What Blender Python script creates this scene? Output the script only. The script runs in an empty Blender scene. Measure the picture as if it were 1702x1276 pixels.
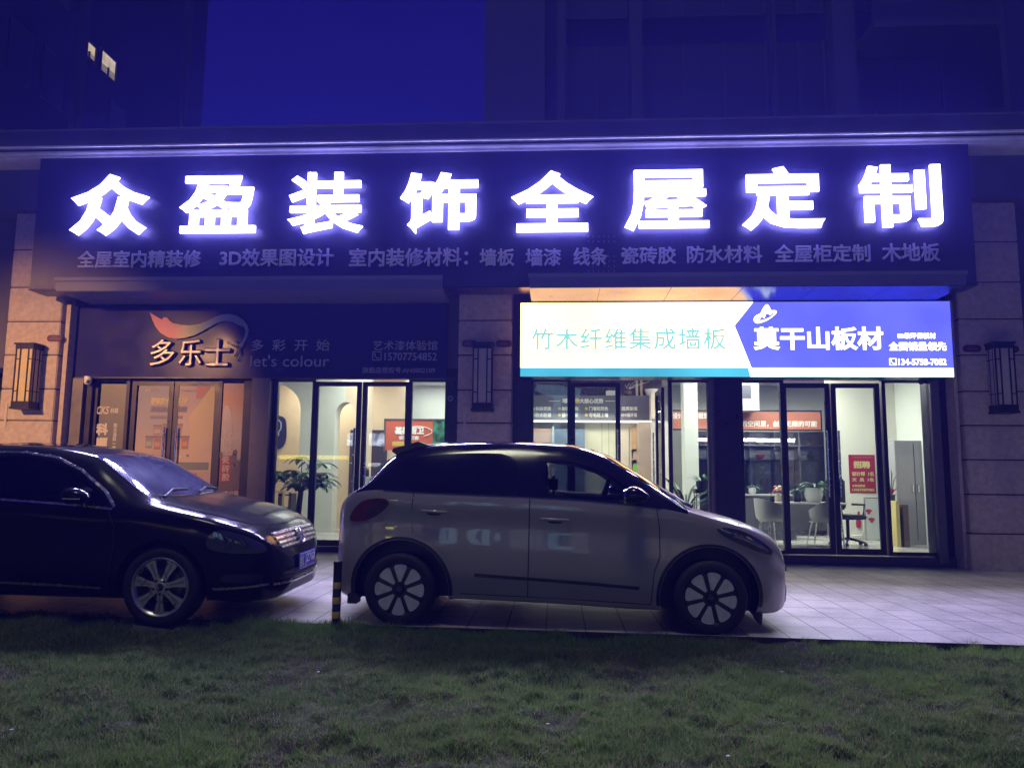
import bpy, bmesh, math, random
import numpy as np
from mathutils import Vector, Matrix
from mathutils.bvhtree import BVHTree
from mathutils.geometry import delaunay_2d_cdt

random.seed(7); np.random.seed(7)
S = bpy.context.scene
C = S.collection

# ------------------------------------------------------------------ camera
CAM_H = 1.2
YAW, PITCH, ROLL, FPX = math.radians(3.4), math.radians(6.93), math.radians(.53), 1278.0
fw = Vector((-math.sin(YAW) * math.cos(PITCH), math.cos(YAW) * math.cos(PITCH), math.sin(PITCH)))
r0 = Vector((math.cos(YAW), math.sin(YAW), 0)); u0 = r0.cross(fw)
rt = math.cos(ROLL) * r0 + math.sin(ROLL) * u0
up = -math.sin(ROLL) * r0 + math.cos(ROLL) * u0
cam = bpy.data.cameras.new('camera'); cam_o = bpy.data.objects.new('camera', cam); C.objects.link(cam_o)
cam_o.matrix_world = Matrix(((rt.x, up.x, -fw.x, 0), (rt.y, up.y, -fw.y, 0), (rt.z, up.z, -fw.z, CAM_H), (0, 0, 0, 1)))
cam.sensor_fit = 'HORIZONTAL'; cam.sensor_width = 36; cam.lens = FPX / 1702 * 36
cam.clip_start = .05; cam.clip_end = 2000
S.camera = cam_o

def at(px, py, Y):
    """point of the depth plane Y behind a spot of the 1702x1276 photograph"""
    d = (px - 851) / FPX * rt - (py - 638) / FPX * up + fw
    return Vector((0, 0, CAM_H)) + d * (Y / d.y)

def gz(x, y):
    """height of the paving, which falls gently to the kerb and to the right"""
    return -.0097 * x - .0054 * (11.9 - y)

# ------------------------------------------------------------------ night sky and faint fill
w = bpy.data.worlds.new('World'); S.world = w; w.use_nodes = True
nt = w.node_tree; nt.nodes.clear()
out = nt.nodes.new('ShaderNodeOutputWorld'); bg = nt.nodes.new('ShaderNodeBackground')
sky = nt.nodes.new('ShaderNodeTexSky'); sky.sky_type = 'NISHITA'; sky.sun_disc = False
SUN_EL, SUN_AZ = math.radians(80), math.radians(205)
sky.sun_elevation = math.radians(-6); sky.sun_rotation = SUN_AZ
mx = nt.nodes.new('ShaderNodeMixRGB'); mx.blend_type = 'MIX'; mx.inputs[0].default_value = .97
wtc = nt.nodes.new('ShaderNodeTexCoord'); wsp = nt.nodes.new('ShaderNodeSeparateXYZ'); wrp = nt.nodes.new('ShaderNodeValToRGB')
nt.links.new(wtc.outputs['Generated'], wsp.inputs[0]); nt.links.new(wsp.outputs[2], wrp.inputs[0])
wrp.color_ramp.elements[0].position = .0; wrp.color_ramp.elements[0].color = (.015, .014, .38, 1)
wrp.color_ramp.elements[1].position = .36; wrp.color_ramp.elements[1].color = (.0042, .0035, .105, 1)
wml = nt.nodes.new('ShaderNodeVectorMath'); wml.operation = 'SCALE'; wml.inputs['Scale'].default_value = 10
nt.links.new(wrp.outputs[0], wml.inputs[0]); nt.links.new(wml.outputs[0], mx.inputs[2])
nt.links.new(sky.outputs[0], mx.inputs[1]); nt.links.new(mx.outputs[0], bg.inputs[0]); nt.links.new(bg.outputs[0], out.inputs[0])
bg.inputs[1].default_value = .1
sun = bpy.data.lights.new('sun', 'SUN'); sun.energy = .8; sun.angle = math.radians(12); sun.color = (1, .97, .72)
so = bpy.data.objects.new('sun', sun); C.objects.link(so)
sd = Vector((math.sin(SUN_AZ) * math.cos(SUN_EL), math.cos(SUN_AZ) * math.cos(SUN_EL), math.sin(SUN_EL)))
so.rotation_euler = sd.to_track_quat('Z', 'Y').to_euler()
S.view_settings.view_transform = 'Standard'; S.view_settings.look = 'None'
S.view_settings.exposure = 0; S.view_settings.gamma = 1
S.cycles.max_bounces = 6; S.cycles.diffuse_bounces = 3; S.cycles.glossy_bounces = 4
S.cycles.transparent_max_bounces = 12; S.cycles.sample_clamp_indirect = 4; S.cycles.use_denoising = True
S.cycles.caustics_reflective = False; S.cycles.caustics_refractive = False

def lamp(kind, name, loc, energy, color, size=.1, target=None, angle=None, sy=None, blend=.6):
    l = bpy.data.lights.new(name, kind); l.energy = energy; l.color = color
    if kind == 'AREA':
        l.shape = 'RECTANGLE'; l.size = size; l.size_y = sy or size
    else:
        l.shadow_soft_size = size
    if kind == 'SPOT':
        l.spot_size = angle; l.spot_blend = blend
    o = bpy.data.objects.new(name, l); C.objects.link(o); o.location = loc
    if target is not None:
        o.rotation_euler = (Vector(loc) - Vector(target)).to_track_quat('Z', 'Y').to_euler()
    return o

# ------------------------------------------------------------------ materials
MATS = {}
def mat(name, col, rough=.6, metal=0., noise=None, bump=None, emis=None, spec=.5, coat=0., alpha=None):
    """noise = (scale, spread of brightness); bump = (scale, strength)"""
    if name in MATS: return MATS[name]
    m = bpy.data.materials.new(name); m.use_nodes = True; MATS[name] = m
    t = m.node_tree; b = t.nodes['Principled BSDF']
    b.inputs['Base Color'].default_value = (*col, 1); b.inputs['Roughness'].default_value = rough
    b.inputs['Metallic'].default_value = metal; b.inputs['Specular IOR Level'].default_value = spec
    b.inputs['Coat Weight'].default_value = coat; b.inputs['Coat Roughness'].default_value = .03
    if emis:
        b.inputs['Emission Color'].default_value = (*emis[0], 1); b.inputs['Emission Strength'].default_value = emis[1]
    if noise or bump:
        tc = t.nodes.new('ShaderNodeTexCoord')
    if noise:
        n = t.nodes.new('ShaderNodeTexNoise'); n.inputs['Scale'].default_value = noise[0]; n.inputs['Detail'].default_value = 6
        t.links.new(tc.outputs['Object'], n.inputs['Vector'])
        r = t.nodes.new('ShaderNodeMapRange'); r.inputs['From Min'].default_value = .3; r.inputs['From Max'].default_value = .7
        r.inputs['To Min'].default_value = 1 - noise[1]; r.inputs['To Max'].default_value = 1 + noise[1]
        t.links.new(n.outputs['Fac'], r.inputs['Value'])
        v = t.nodes.new('ShaderNodeVectorMath'); v.operation = 'SCALE'; v.inputs[0].default_value = col
        t.links.new(r.outputs['Result'], v.inputs['Scale']); t.links.new(v.outputs[0], b.inputs['Base Color'])
        r2 = t.nodes.new('ShaderNodeMapRange'); r2.inputs['From Min'].default_value = .3; r2.inputs['From Max'].default_value = .7
        r2.inputs['To Min'].default_value = max(.02, rough - .08); r2.inputs['To Max'].default_value = min(1, rough + .08)
        t.links.new(n.outputs['Fac'], r2.inputs['Value']); t.links.new(r2.outputs['Result'], b.inputs['Roughness'])
    if bump:
        n2 = t.nodes.new('ShaderNodeTexNoise'); n2.inputs['Scale'].default_value = bump[0]; n2.inputs['Detail'].default_value = 4
        t.links.new(tc.outputs['Object'], n2.inputs['Vector'])
        bp = t.nodes.new('ShaderNodeBump'); bp.inputs['Strength'].default_value = bump[1]; bp.inputs['Distance'].default_value = .01
        t.links.new(n2.outputs['Fac'], bp.inputs['Height']); t.links.new(bp.outputs[0], b.inputs['Normal'])
    return m

def glass(name, tint=(.9, .95, .93), refl=1.0):
    if name in MATS: return MATS[name]
    m = bpy.data.materials.new(name); m.use_nodes = True; MATS[name] = m
    t = m.node_tree; t.nodes.clear(); o = t.nodes.new('ShaderNodeOutputMaterial')
    tr = t.nodes.new('ShaderNodeBsdfTransparent'); tr.inputs[0].default_value = (*tint, 1)
    gl = t.nodes.new('ShaderNodeBsdfGlossy'); gl.inputs['Roughness'].default_value = .015
    fr = t.nodes.new('ShaderNodeFresnel'); fr.inputs['IOR'].default_value = 1.0 + .45 * refl
    mi = t.nodes.new('ShaderNodeMixShader')
    t.links.new(fr.outputs[0], mi.inputs[0]); t.links.new(tr.outputs[0], mi.inputs[1]); t.links.new(gl.outputs[0], mi.inputs[2])
    t.links.new(mi.outputs[0], o.inputs[0]); return m

def emit(name, col, st):
    if name in MATS: return MATS[name]
    m = bpy.data.materials.new(name); m.use_nodes = True; MATS[name] = m
    t = m.node_tree; t.nodes.clear(); o = t.nodes.new('ShaderNodeOutputMaterial'); e = t.nodes.new('ShaderNodeEmission')
    e.inputs[0].default_value = (*col, 1); e.inputs[1].default_value = st; t.links.new(e.outputs[0], o.inputs[0]); return m

def ribbed(name, col, axis, scale, strength, rough=.35):
    m = mat(name, col, rough, 0, noise=(3, .12)); t = m.node_tree; b = t.nodes['Principled BSDF']
    if any(n.type == 'TEX_WAVE' for n in t.nodes): return m
    tc = t.nodes.new('ShaderNodeTexCoord'); wv = t.nodes.new('ShaderNodeTexWave'); wv.bands_direction = axis
    wv.inputs['Scale'].default_value = scale; t.links.new(tc.outputs['Object'], wv.inputs['Vector'])
    bp = t.nodes.new('ShaderNodeBump'); bp.inputs['Strength'].default_value = strength; bp.inputs['Distance'].default_value = .006
    t.links.new(wv.outputs['Fac'], bp.inputs['Height']); t.links.new(bp.outputs[0], b.inputs['Normal']); return m

def ramp_x(name, stops, axis=0, rough=.5, dist=0):
    """a surface whose own printed colour runs along an axis of the object"""
    m = mat(name, (.5, .5, .5), rough); t = m.node_tree; b = t.nodes['Principled BSDF']
    tc = t.nodes.new('ShaderNodeTexCoord'); sp = t.nodes.new('ShaderNodeSeparateXYZ'); rp = t.nodes.new('ShaderNodeValToRGB')
    if dist:
        n = t.nodes.new('ShaderNodeTexNoise'); n.inputs['Scale'].default_value = 3; n.inputs['Detail'].default_value = 5
        t.links.new(tc.outputs['Generated'], n.inputs['Vector'])
        ad = t.nodes.new('ShaderNodeVectorMath'); ad.operation = 'MULTIPLY_ADD'; ad.inputs[1].default_value = (dist,) * 3
        t.links.new(n.outputs['Color'], ad.inputs[0]); t.links.new(tc.outputs['Generated'], ad.inputs[2]); t.links.new(ad.outputs[0], sp.inputs[0])
    else:
        t.links.new(tc.outputs['Generated'], sp.inputs[0])
    t.links.new(sp.outputs[axis], rp.inputs[0])
    el = rp.color_ramp.elements
    while len(el) < len(stops): el.new(.5)
    for e, (p, c) in zip(el, stops): e.position = p; e.color = (*c, 1)
    t.links.new(rp.outputs[0], b.inputs['Base Color']); return m

BLACKF = mat('dark_frame', (.018, .016, .03), .35, .3, noise=(6, .2))
STONE = mat('beige_stone', (.50, .415, .35), .6, 0, noise=(14, .16), bump=(90, .25))
JOINT = mat('stone_joint', (.05, .045, .05), .8)
DARKWALL = mat('dark_wall', (.10, .095, .13), .7, 0, noise=(2, .15))
SIGNBOARD = ribbed('sign_panel', (.035, .034, .075), 'X', 18, .25, .38)
BLUEPANEL = mat('blue_panel', (.028, .03, .13), .2, 0, noise=(1.5, .06), bump=(1.6, .02), spec=.16)
CANOPY = mat('canopy_metal', (.17, .17, .21), .5, .15, noise=(2, .06))
SOFFIT = mat('canopy_soffit', (.10, .095, .125), .24, .9, noise=(2, .06), bump=(1.5, .06))
SOFFIT.node_tree.nodes['Principled BSDF'].inputs['Specular Tint'].default_value = (.5, .58, .75, 1)
CORN = mat('cornice_paint', (.62, .61, .65), .5, 0, noise=(5, .12))
GLASS = glass('shop_glass')
STEEL = mat('brushed_steel', (.55, .55, .58), .22, 1, noise=(30, .1))
WHITEW = mat('white_wall', (.78, .80, .76), .7, 0, noise=(1.5, .03))
CHROME = mat('chrome', (.8, .8, .82), .12, 1, noise=(20, .08))
RUBBER = mat('rubber', (.012, .012, .013), .75, 0, noise=(40, .3), bump=(120, .3))
BLACKP = mat('black_plastic', (.014, .014, .017), .45, 0, noise=(30, .2))
LED = emit('letter_face', (.55, .52, 1.0), 300)
LEDSIDE = emit('letter_side', (.34, .31, 1.0), 15)

# ------------------------------------------------------------------ mesh helpers
def tag(o, label=None, cat=None, group=None, kind=None):
    if label: o['label'] = label
    if cat: o['category'] = cat
    if group: o['group'] = group
    if kind: o['kind'] = kind
    return o
def thing(name, label, cat, loc=(0, 0, 0), rot=(0, 0, 0), group=None):
    o = bpy.data.objects.new(name, None); C.objects.link(o); o.location = loc; o.rotation_euler = rot
    o.empty_display_size = .2
    return tag(o, label, cat, group)
def link(name, me, parent=None):
    o = bpy.data.objects.new(name, me); C.objects.link(o)
    if parent: o.parent = parent
    return o

class MB:
    def __init__(s): s.v = []; s.f = []; s.m = []; s.mats = []
    def mi(s, m):
        if m not in s.mats: s.mats.append(m)
        return s.mats.index(m)
    def add(s, vs, fs, m):
        k = len(s.v); s.v += [tuple(p) for p in vs]; i = s.mi(m)
        for f in fs: s.f.append([k + j for j in f]); s.m.append(i)
        return s
    def box(s, x0, y0, z0, x1, y1, z1, m):
        if x0 > x1: x0, x1 = x1, x0
        if y0 > y1: y0, y1 = y1, y0
        if z0 > z1: z0, z1 = z1, z0
        v = [(x, y, z) for z in (z0, z1) for y in (y0, y1) for x in (x0, x1)]
        return s.add(v, [(0, 2, 3, 1), (4, 5, 7, 6), (0, 1, 5, 4), (2, 6, 7, 3), (0, 4, 6, 2), (1, 3, 7, 5)], m)
    def bbox(s, x0, y0, z0, x1, y1, z1, m, b=.01):
        bm = bmesh.new(); bmesh.ops.create_cube(bm, size=1)
        for q in bm.verts: q.co = Vector(((x0 + x1) / 2 + q.co.x * (x1 - x0), (y0 + y1) / 2 + q.co.y * (y1 - y0), (z0 + z1) / 2 + q.co.z * (z1 - z0)))
        bmesh.ops.bevel(bm, geom=bm.edges[:], offset=b, segments=2, affect='EDGES')
        return s.bm(bm, m)
    def bm(s, bm, m):
        bm.verts.index_update()
        s.add([q.co for q in bm.verts], [[q.index for q in f.verts] for f in bm.faces], m); bm.free(); return s
    def tube(s, pts, r, m, n=10, cap=True):
        pts = [Vector(p) for p in pts]; k = len(s.v); rings = []
        rr = r if isinstance(r, (list, tuple)) else [r] * len(pts)
        vs = []; fs = []
        for i, p in enumerate(pts):
            d = (pts[min(i + 1, len(pts) - 1)] - pts[max(i - 1, 0)]).normalized()
            a = d.cross(Vector((0, 0, 1)) if abs(d.z) < .95 else Vector((1, 0, 0))).normalized(); b = d.cross(a)
            vs += [p + rr[i] * (math.cos(2 * math.pi * j / n) * a + math.sin(2 * math.pi * j / n) * b) for j in range(n)]
        for i in range(len(pts) - 1):
            fs += [(i * n + j, i * n + (j + 1) % n, (i + 1) * n + (j + 1) % n, (i + 1) * n + j) for j in range(n)]
        if cap: fs += [tuple(range(n))[::-1], tuple(range((len(pts) - 1) * n, len(pts) * n))]
        return s.add(vs, fs, m)
    def lathe(s, prof, m, n=32, axis='z', loc=(0, 0, 0), a0=0, a1=2 * math.pi):
        """prof = [(radius, height)] turned about an axis"""
        vs = []; fs = []; full = abs(a1 - a0 - 2 * math.pi) < 1e-6; nn = n if full else n + 1
        for (r, h) in prof:
            for j in range(nn):
                t = a0 + (a1 - a0) * j / n; c, d = r * math.cos(t), r * math.sin(t)
                p = (c, d, h) if axis == 'z' else ((c, h, d) if axis == 'y' else (h, c, d))
                vs.append((p[0] + loc[0], p[1] + loc[1], p[2] + loc[2]))
        for i in range(len(prof) - 1):
            for j in range(n):
                k = (j + 1) % nn
                fs.append((i * nn + j, i * nn + k, (i + 1) * nn + k, (i + 1) * nn + j))
        return s.add(vs, fs, m)
    def prism(s, poly, y0, y1, m, axis='y'):
        """polygon in (x, z) pushed along y (or another axis)"""
        n = len(poly)
        def P(a, b, h): return (a, h, b) if axis == 'y' else ((a, b, h) if axis == 'z' else (h, a, b))
        vs = [P(a, b, y0) for a, b in poly] + [P(a, b, y1) for a, b in poly]
        fs = [tuple(range(n)), tuple(range(n, 2 * n))[::-1]] + [(i, (i + 1) % n, n + (i + 1) % n, n + i) for i in range(n)]
        return s.add(vs, fs, m)
    def build(s, name, parent=None, smooth=False, loc=None, auto=None):
        me = bpy.data.meshes.new(name); me.from_pydata(s.v, [], s.f); 
        for m in s.mats: me.materials.append(m)
        me.polygons.foreach_set('material_index', s.m)
        bm = bmesh.new(); bm.from_mesh(me); bmesh.ops.recalc_face_normals(bm, faces=bm.faces[:]); bm.to_mesh(me); bm.free()
        if smooth:
            me.polygons.foreach_set('use_smooth', [True] * len(me.polygons))
            me.set_sharp_from_angle(angle=math.radians(auto or 40))
        me.update()
        o = link(name, me, parent)
        if loc: o.location = loc
        return o

def chaikin(p, n=2):
    for _ in range(n):
        q = []
        for i in range(len(p)):
            a, b = p[i], p[(i + 1) % len(p)]
            q += [(a[0] * .75 + b[0] * .25, a[1] * .75 + b[1] * .25), (a[0] * .25 + b[0] * .75, a[1] * .25 + b[1] * .75)]
        p = q
    return p
def rrect(x0, z0, x1, z1, r, n=5):
    out = []
    for cx, cz, a in ((x1 - r, z1 - r, 0), (x0 + r, z1 - r, 90), (x0 + r, z0 + r, 180), (x1 - r, z0 + r, 270)):
        for i in range(n + 1):
            t = math.radians(a + 90 * i / n); out.append((cx + r * math.cos(t), cz + r * math.sin(t)))
    return out
def arc(cx, cz, rx, rz, a0, a1, n=16):
    return [(cx + rx * math.cos(math.radians(a0 + (a1 - a0) * i / n)), cz + rz * math.sin(math.radians(a0 + (a1 - a0) * i / n))) for i in range(n + 1)]

def text(name, body, x0, x1, zc, h, y, m, parent, depth=.01, offset=0., side=None, shear=0., spacing=1.0, vertical=False, back=None):
    """lettering facing -y, fitted to the box x0..x1 wide, h high, its face at depth y"""
    c = bpy.data.curves.new('text', 'FONT'); c.bevel_depth = offset; c.bevel_resolution = 0; c.extrude = .03; c.shear = shear; c.space_character = spacing
    c.body = '\n'.join(body) if vertical else body; c.resolution_u = 3
    if vertical: c.space_line = .95
    t = bpy.data.objects.new('text', c); C.objects.link(t)
    dg = bpy.context.evaluated_depsgraph_get(); e = t.evaluated_get(dg); me = bpy.data.meshes.new_from_object(e)
    bpy.data.objects.remove(t); bpy.data.curves.remove(c)
    n = len(me.vertices); co = np.empty(n * 3, 'f'); me.vertices.foreach_get('co', co); co = co.reshape(-1, 3)
    lo, hi = co.min(0), co.max(0)
    q = np.empty_like(co)
    q[:, 0] = x0 + (co[:, 0] - lo[0]) / (hi[0] - lo[0]) * (x1 - x0)
    q[:, 2] = zc - h / 2 + (co[:, 1] - lo[1]) / (hi[1] - lo[1]) * h
    q[:, 1] = y + (hi[2] - co[:, 2]) / (hi[2] - lo[2]) * depth
    me.vertices.foreach_set('co', q.ravel()); me.materials.clear(); me.materials.append(m)
    if side:
        me.materials.append(side)
        me.update()
        nr = np.empty(len(me.polygons) * 3, 'f'); me.polygons.foreach_get('normal', nr); nr = nr.reshape(-1, 3)
        me.polygons.foreach_set('material_index', (nr[:, 1] > -.97).astype('i'))
    me.polygons.foreach_set('use_smooth', [False] * len(me.polygons))
    me.name = name; me.update()
    return link(name, me, parent)

def prc(x0, y0, x1, y1, Y):
    """pixel rectangle -> x0, z0, x1, z1 on depth plane Y"""
    m = (y0 + y1) / 2; n = (x0 + x1) / 2
    return at(x0, m, Y).x, at(n, y1, Y).z, at(x1, m, Y).x, at(n, y0, Y).z

# ------------------------------------------------------------------ ground
def pave_mat():
    m = mat('paving', (.5, .47, .46), .42, 0, noise=(60, .10), bump=(160, .15)); t = m.node_tree; b = t.nodes['Principled BSDF']
    tc = t.nodes.new('ShaderNodeTexCoord'); br = t.nodes.new('ShaderNodeTexBrick'); br.offset = 0
    mp = t.nodes.new('ShaderNodeMapping'); mp.inputs['Location'].default_value = (.09, .06, 0)
    t.links.new(tc.outputs['Object'], mp.inputs[0]); t.links.new(mp.outputs[0], br.inputs['Vector'])
    br.inputs['Scale'].default_value = 1; br.inputs['Brick Width'].default_value = .325; br.inputs['Row Height'].default_value = .5
    br.inputs['Mortar Size'].default_value = .006; br.inputs['Mortar Smooth'].default_value = .1
    br.inputs['Color1'].default_value = (.40, .375, .36, 1); br.inputs['Color2'].default_value = (.49, .455, .435, 1); br.inputs['Mortar'].default_value = (.03, .028, .028, 1)
    n = t.nodes.new('ShaderNodeTexNoise'); n.inputs['Scale'].default_value = 1.3; n.inputs['Detail'].default_value = 8; n.inputs['Roughness'].default_value = .7
    t.links.new(tc.outputs['Object'], n.inputs['Vector'])
    r = t.nodes.new('ShaderNodeMapRange'); r.inputs[1].default_value = .3; r.inputs[2].default_value = .75; r.inputs[3].default_value = .50; r.inputs[4].default_value = 1.2
    t.links.new(n.outputs['Fac'], r.inputs[0])
    v = t.nodes.new('ShaderNodeVectorMath'); v.operation = 'SCALE'; t.links.new(br.outputs['Color'], v.inputs[0]); t.links.new(r.outputs[0], v.inputs['Scale'])
    n3 = t.nodes.new('ShaderNodeTexNoise'); n3.inputs['Scale'].default_value = 70; n3.inputs['Detail'].default_value = 3
    t.links.new(tc.outputs['Object'], n3.inputs['Vector'])
    r3 = t.nodes.new('ShaderNodeMapRange'); r3.inputs[1].default_value = .3; r3.inputs[2].default_value = .7; r3.inputs[3].default_value = .88; r3.inputs[4].default_value = 1.1
    t.links.new(n3.outputs['Fac'], r3.inputs[0])
    v2 = t.nodes.new('ShaderNodeVectorMath'); v2.operation = 'SCALE'; t.links.new(v.outputs[0], v2.inputs[0]); t.links.new(r3.outputs[0], v2.inputs['Scale'])
    t.links.new(v2.outputs[0], b.inputs['Base Color']); return m
PAVE = pave_mat()
SOIL = mat('soil', (.035, .03, .026), .95, 0, noise=(9, .5), bump=(30, .6))

EDGE = 6.44
b = MB(); b.box(-400, -400, -.5, 400, 400, -.4, SOIL); tag(b.build('ground'), kind='structure')
b = MB(); vs = []
for (x, y) in ((-40, EDGE), (40, EDGE), (40, 30), (-40, 30)): vs.append((x, y, gz(x, y)))
for (x, y) in ((-40, EDGE), (40, EDGE), (40, 30), (-40, 30)): vs.append((x, y, gz(x, y) - .16))
b.add(vs, [(0, 1, 2, 3), (4, 7, 6, 5), (0, 4, 5, 1), (1, 5, 6, 2), (2, 6, 7, 3), (3, 7, 4, 0)], PAVE)
tag(b.build('pavement'), kind='structure')

def vnoise(x, y, sc, seed):
    rs = np.random.RandomState(seed); g = rs.rand(64, 64)
    X, Y = x * sc + 1000, y * sc + 1000; xi, yi = np.floor(X).astype(int), np.floor(Y).astype(int); fx, fy = X - xi, Y - yi
    fx = fx * fx * (3 - 2 * fx); fy = fy * fy * (3 - 2 * fy)
    a = g[xi % 64, yi % 64]; b_ = g[(xi + 1) % 64, yi % 64]; c = g[xi % 64, (yi + 1) % 64]; d = g[(xi + 1) % 64, (yi + 1) % 64]
    return a + (b_ - a) * fx + (c - a) * fy + (a - b_ - c + d) * fx * fy
def lawn_z(x, y):
    e = np.clip((EDGE - y) / .5, 0, 1)
    base = -.0097 * x - .085 + .05 * np.clip((-x - .6) / 1.2, 0, 1) * (1 - e)
    return base + .05 * (vnoise(x, y, 1.1, 1) - .5) + .05 * (vnoise(x, y, 3.3, 2) - .5) + .055 * (vnoise(x, y, 8, 3) - .5) + .028 * (vnoise(x, y, 21, 4) - .5)
def lawn_mat():
    m = mat('lawn_soil', (.05, .05, .03), .95, 0, noise=(5, .3), bump=(60, .8), spec=.05); t = m.node_tree; b = t.nodes['Principled BSDF']
    tc = t.nodes.new('ShaderNodeTexCoord')
    n = t.nodes.new('ShaderNodeTexNoise'); n.inputs['Scale'].default_value = 2.6; n.inputs['Detail'].default_value = 9; n.inputs['Roughness'].default_value = .72
    t.links.new(tc.outputs['Object'], n.inputs['Vector'])
    rp = t.nodes.new('ShaderNodeValToRGB'); el = rp.color_ramp.elements
    el.new(.5); el.new(.6)
    for e, (p, c) in zip(el, ((.3, (.025, .023, .02)), (.42, (.045, .042, .03)), (.55, (.065, .075, .035)), (.72, (.08, .10, .04)))):
        e.position = p; e.color = (*c, 1)
    t.links.new(n.outputs['Fac'], rp.inputs[0]); t.links.new(rp.outputs[0], b.inputs['Base Color']); return m
def lawn():
    xs = np.concatenate([np.linspace(-60, -7, 12), np.linspace(-6.9, 6.9, 460), np.linspace(7, 60, 12)])
    ys = np.concatenate([np.linspace(-60, 1.6, 14), np.linspace(1.7, EDGE - .004, 230)])
    X, Y = np.meshgrid(xs, ys); Z = lawn_z(X, Y); nx, ny = len(xs), len(ys)
    v = np.stack([X, Y, Z], -1).reshape(-1, 3)
    i = np.arange((ny - 1) * nx).reshape(ny - 1, nx)[:, :-1].ravel()
    f = np.stack([i, i + 1, i + nx + 1, i + nx], 1)
    me = bpy.data.meshes.new('lawn'); me.from_pydata(v.tolist(), [], f.tolist()); me.polygons.foreach_set('use_smooth', [True] * len(f))
    me.materials.append(lawn_mat()); tag(link('lawn', me), kind='structure')
lawn()

def blade(name, col, _=0):
    m = bpy.data.materials.new(name); m.use_nodes = True; t = m.node_tree; t.nodes.clear(); o = t.nodes.new('ShaderNodeOutputMaterial')
    d = t.nodes.new('ShaderNodeBsdfDiffuse'); d.inputs[0].default_value = (*col, 1); l = t.nodes.new('ShaderNodeBsdfTranslucent'); l.inputs[0].default_value = (*[c * .9 for c in col], 1)
    x = t.nodes.new('ShaderNodeMixShader'); x.inputs[0].default_value = .45; t.links.new(d.outputs[0], x.inputs[1]); t.links.new(l.outputs[0], x.inputs[2]); t.links.new(x.outputs[0], o.inputs[0]); return m
def grass():
    N = 520000
    y = 2.5 + (EDGE + .03 - 2.5) * np.random.rand(N) ** 1.15; x = (np.random.rand(N) * 2 - 1) * (.72 * y + .4) - .06 * y
    d = .55 * vnoise(x, y, 2.3, 11) + .3 * vnoise(x, y, 6, 12) + .15 * vnoise(x, y, 19, 13)
    strip = np.clip((y - (EDGE - .45)) / .3, 0, 1) * (x > -2.6)      # taller tufts along the kerb
    bare = np.exp(-((x - 1.75) / .22) ** 2 - ((y - 6.33) / .12) ** 2)
    keep = (np.random.rand(N) < np.clip((d - .34) * 3.6 + .32 + .5 * strip, .2, 1)) & (bare < .3)
    # nothing grows through the tyres
    for wx in (-3.21,): keep &= ~((abs(x - wx) < .2) & (y > 6.15))
    x, y, d, strip = x[keep], y[keep], d[keep], strip[keep]; n = len(x)
    z = lawn_z(x, y); h = (.012 + .030 * np.random.rand(n)) * (.35 + 1.3 * d) * (1 + 1.3 * strip * (vnoise(x, y, 4, 15)))
    wd = .0022 + .0022 * np.random.rand(n); a = np.random.rand(n) * 6.283; ln = np.random.rand(n) * 1.5; la = np.random.rand(n) * 6.283
    v = np.empty((n, 3, 3)); ca, sa = np.cos(a) * wd, np.sin(a) * wd
    v[:, 0] = np.stack([x - ca, y - sa, z - .004], 1); v[:, 1] = np.stack([x + ca, y + sa, z - .004], 1)
    v[:, 2] = np.stack([x + np.cos(la) * ln * h, y + np.sin(la) * ln * h, z + h], 1)
    me = bpy.data.meshes.new('grass'); me.vertices.add(n * 3); me.vertices.foreach_set('co', v.ravel())
    me.loops.add(n * 3); me.loops.foreach_set('vertex_index', np.arange(n * 3, dtype='i'))
    me.polygons.add(n); me.polygons.foreach_set('loop_start', np.arange(0, n * 3, 3, dtype='i')); me.polygons.foreach_set('loop_total', np.full(n, 3, 'i'))
    m0 = [blade('grass_green', (.15, .27, .055), .7), blade('grass_olive', (.19, .26, .075), .7), blade('grass_straw', (.25, .245, .12), .8), blade('grass_deep', (.09, .165, .05), .7)]
    for m in m0: me.materials.append(m)
    q = vnoise(x, y, 1.7, 21) * .6 + np.random.rand(n) * .5 + .25 * strip
    dry = (np.random.rand(n) < .30 - .28 * strip - .3 * (d - .45))
    idx = np.where(dry, 2, np.where(q > .72, 0, np.where(q > .48, 1, 3))); me.polygons.foreach_set('material_index', idx.astype('i'))
    me.update(); me.validate()
    tag(link('grass', me), 'short patchy green and straw grass covering the lawn in front of the cars', 'grass', kind='stuff')
grass()

# ------------------------------------------------------------------ the shop building
bld = thing('shop_building', 'two storey row of lit shops with beige stone pillars and dark glass fronts', 'building', (0, 0, 0))
# upper wall, cornice mouldings and parapet
b = MB()
b.box(-30, 11.95, 2.903, 30, 12.6, 5.40, DARKWALL); b.box(-30, 11.45, 5.403, 30, 12.6, 6.28, DARKWALL)
b.build('upper_wall', bld)
b = MB()
b.box(-30, 10.99, 6.062, 30, 11.45, 6.098, CORN); b.box(-30, 10.90, 6.10, 30, 11.45, 6.122, CORN); b.box(-30, 10.96, 6.124, 30, 11.45, 6.168, DARKWALL)
b.box(-30, 10.86, 6.17, 30, 11.45, 6.194, CORN); b.box(-30, 10.93, 6.196, 30, 11.5, 6.45, DARKWALL); b.box(-30, 10.90, 6.452, 30, 11.52, 6.48, DARKWALL)
b.build('cornice', bld)
b = MB(); b.box(-30, 13.2, -.3, -8.95, 13.6, 2.9, DARKWALL); b.build('side_wall', bld)
b = MB(); b.box(7.4, 12.4, -.3, 30, 12.8, 2.9, DARKWALL); b.build('side_wall', bld)

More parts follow.
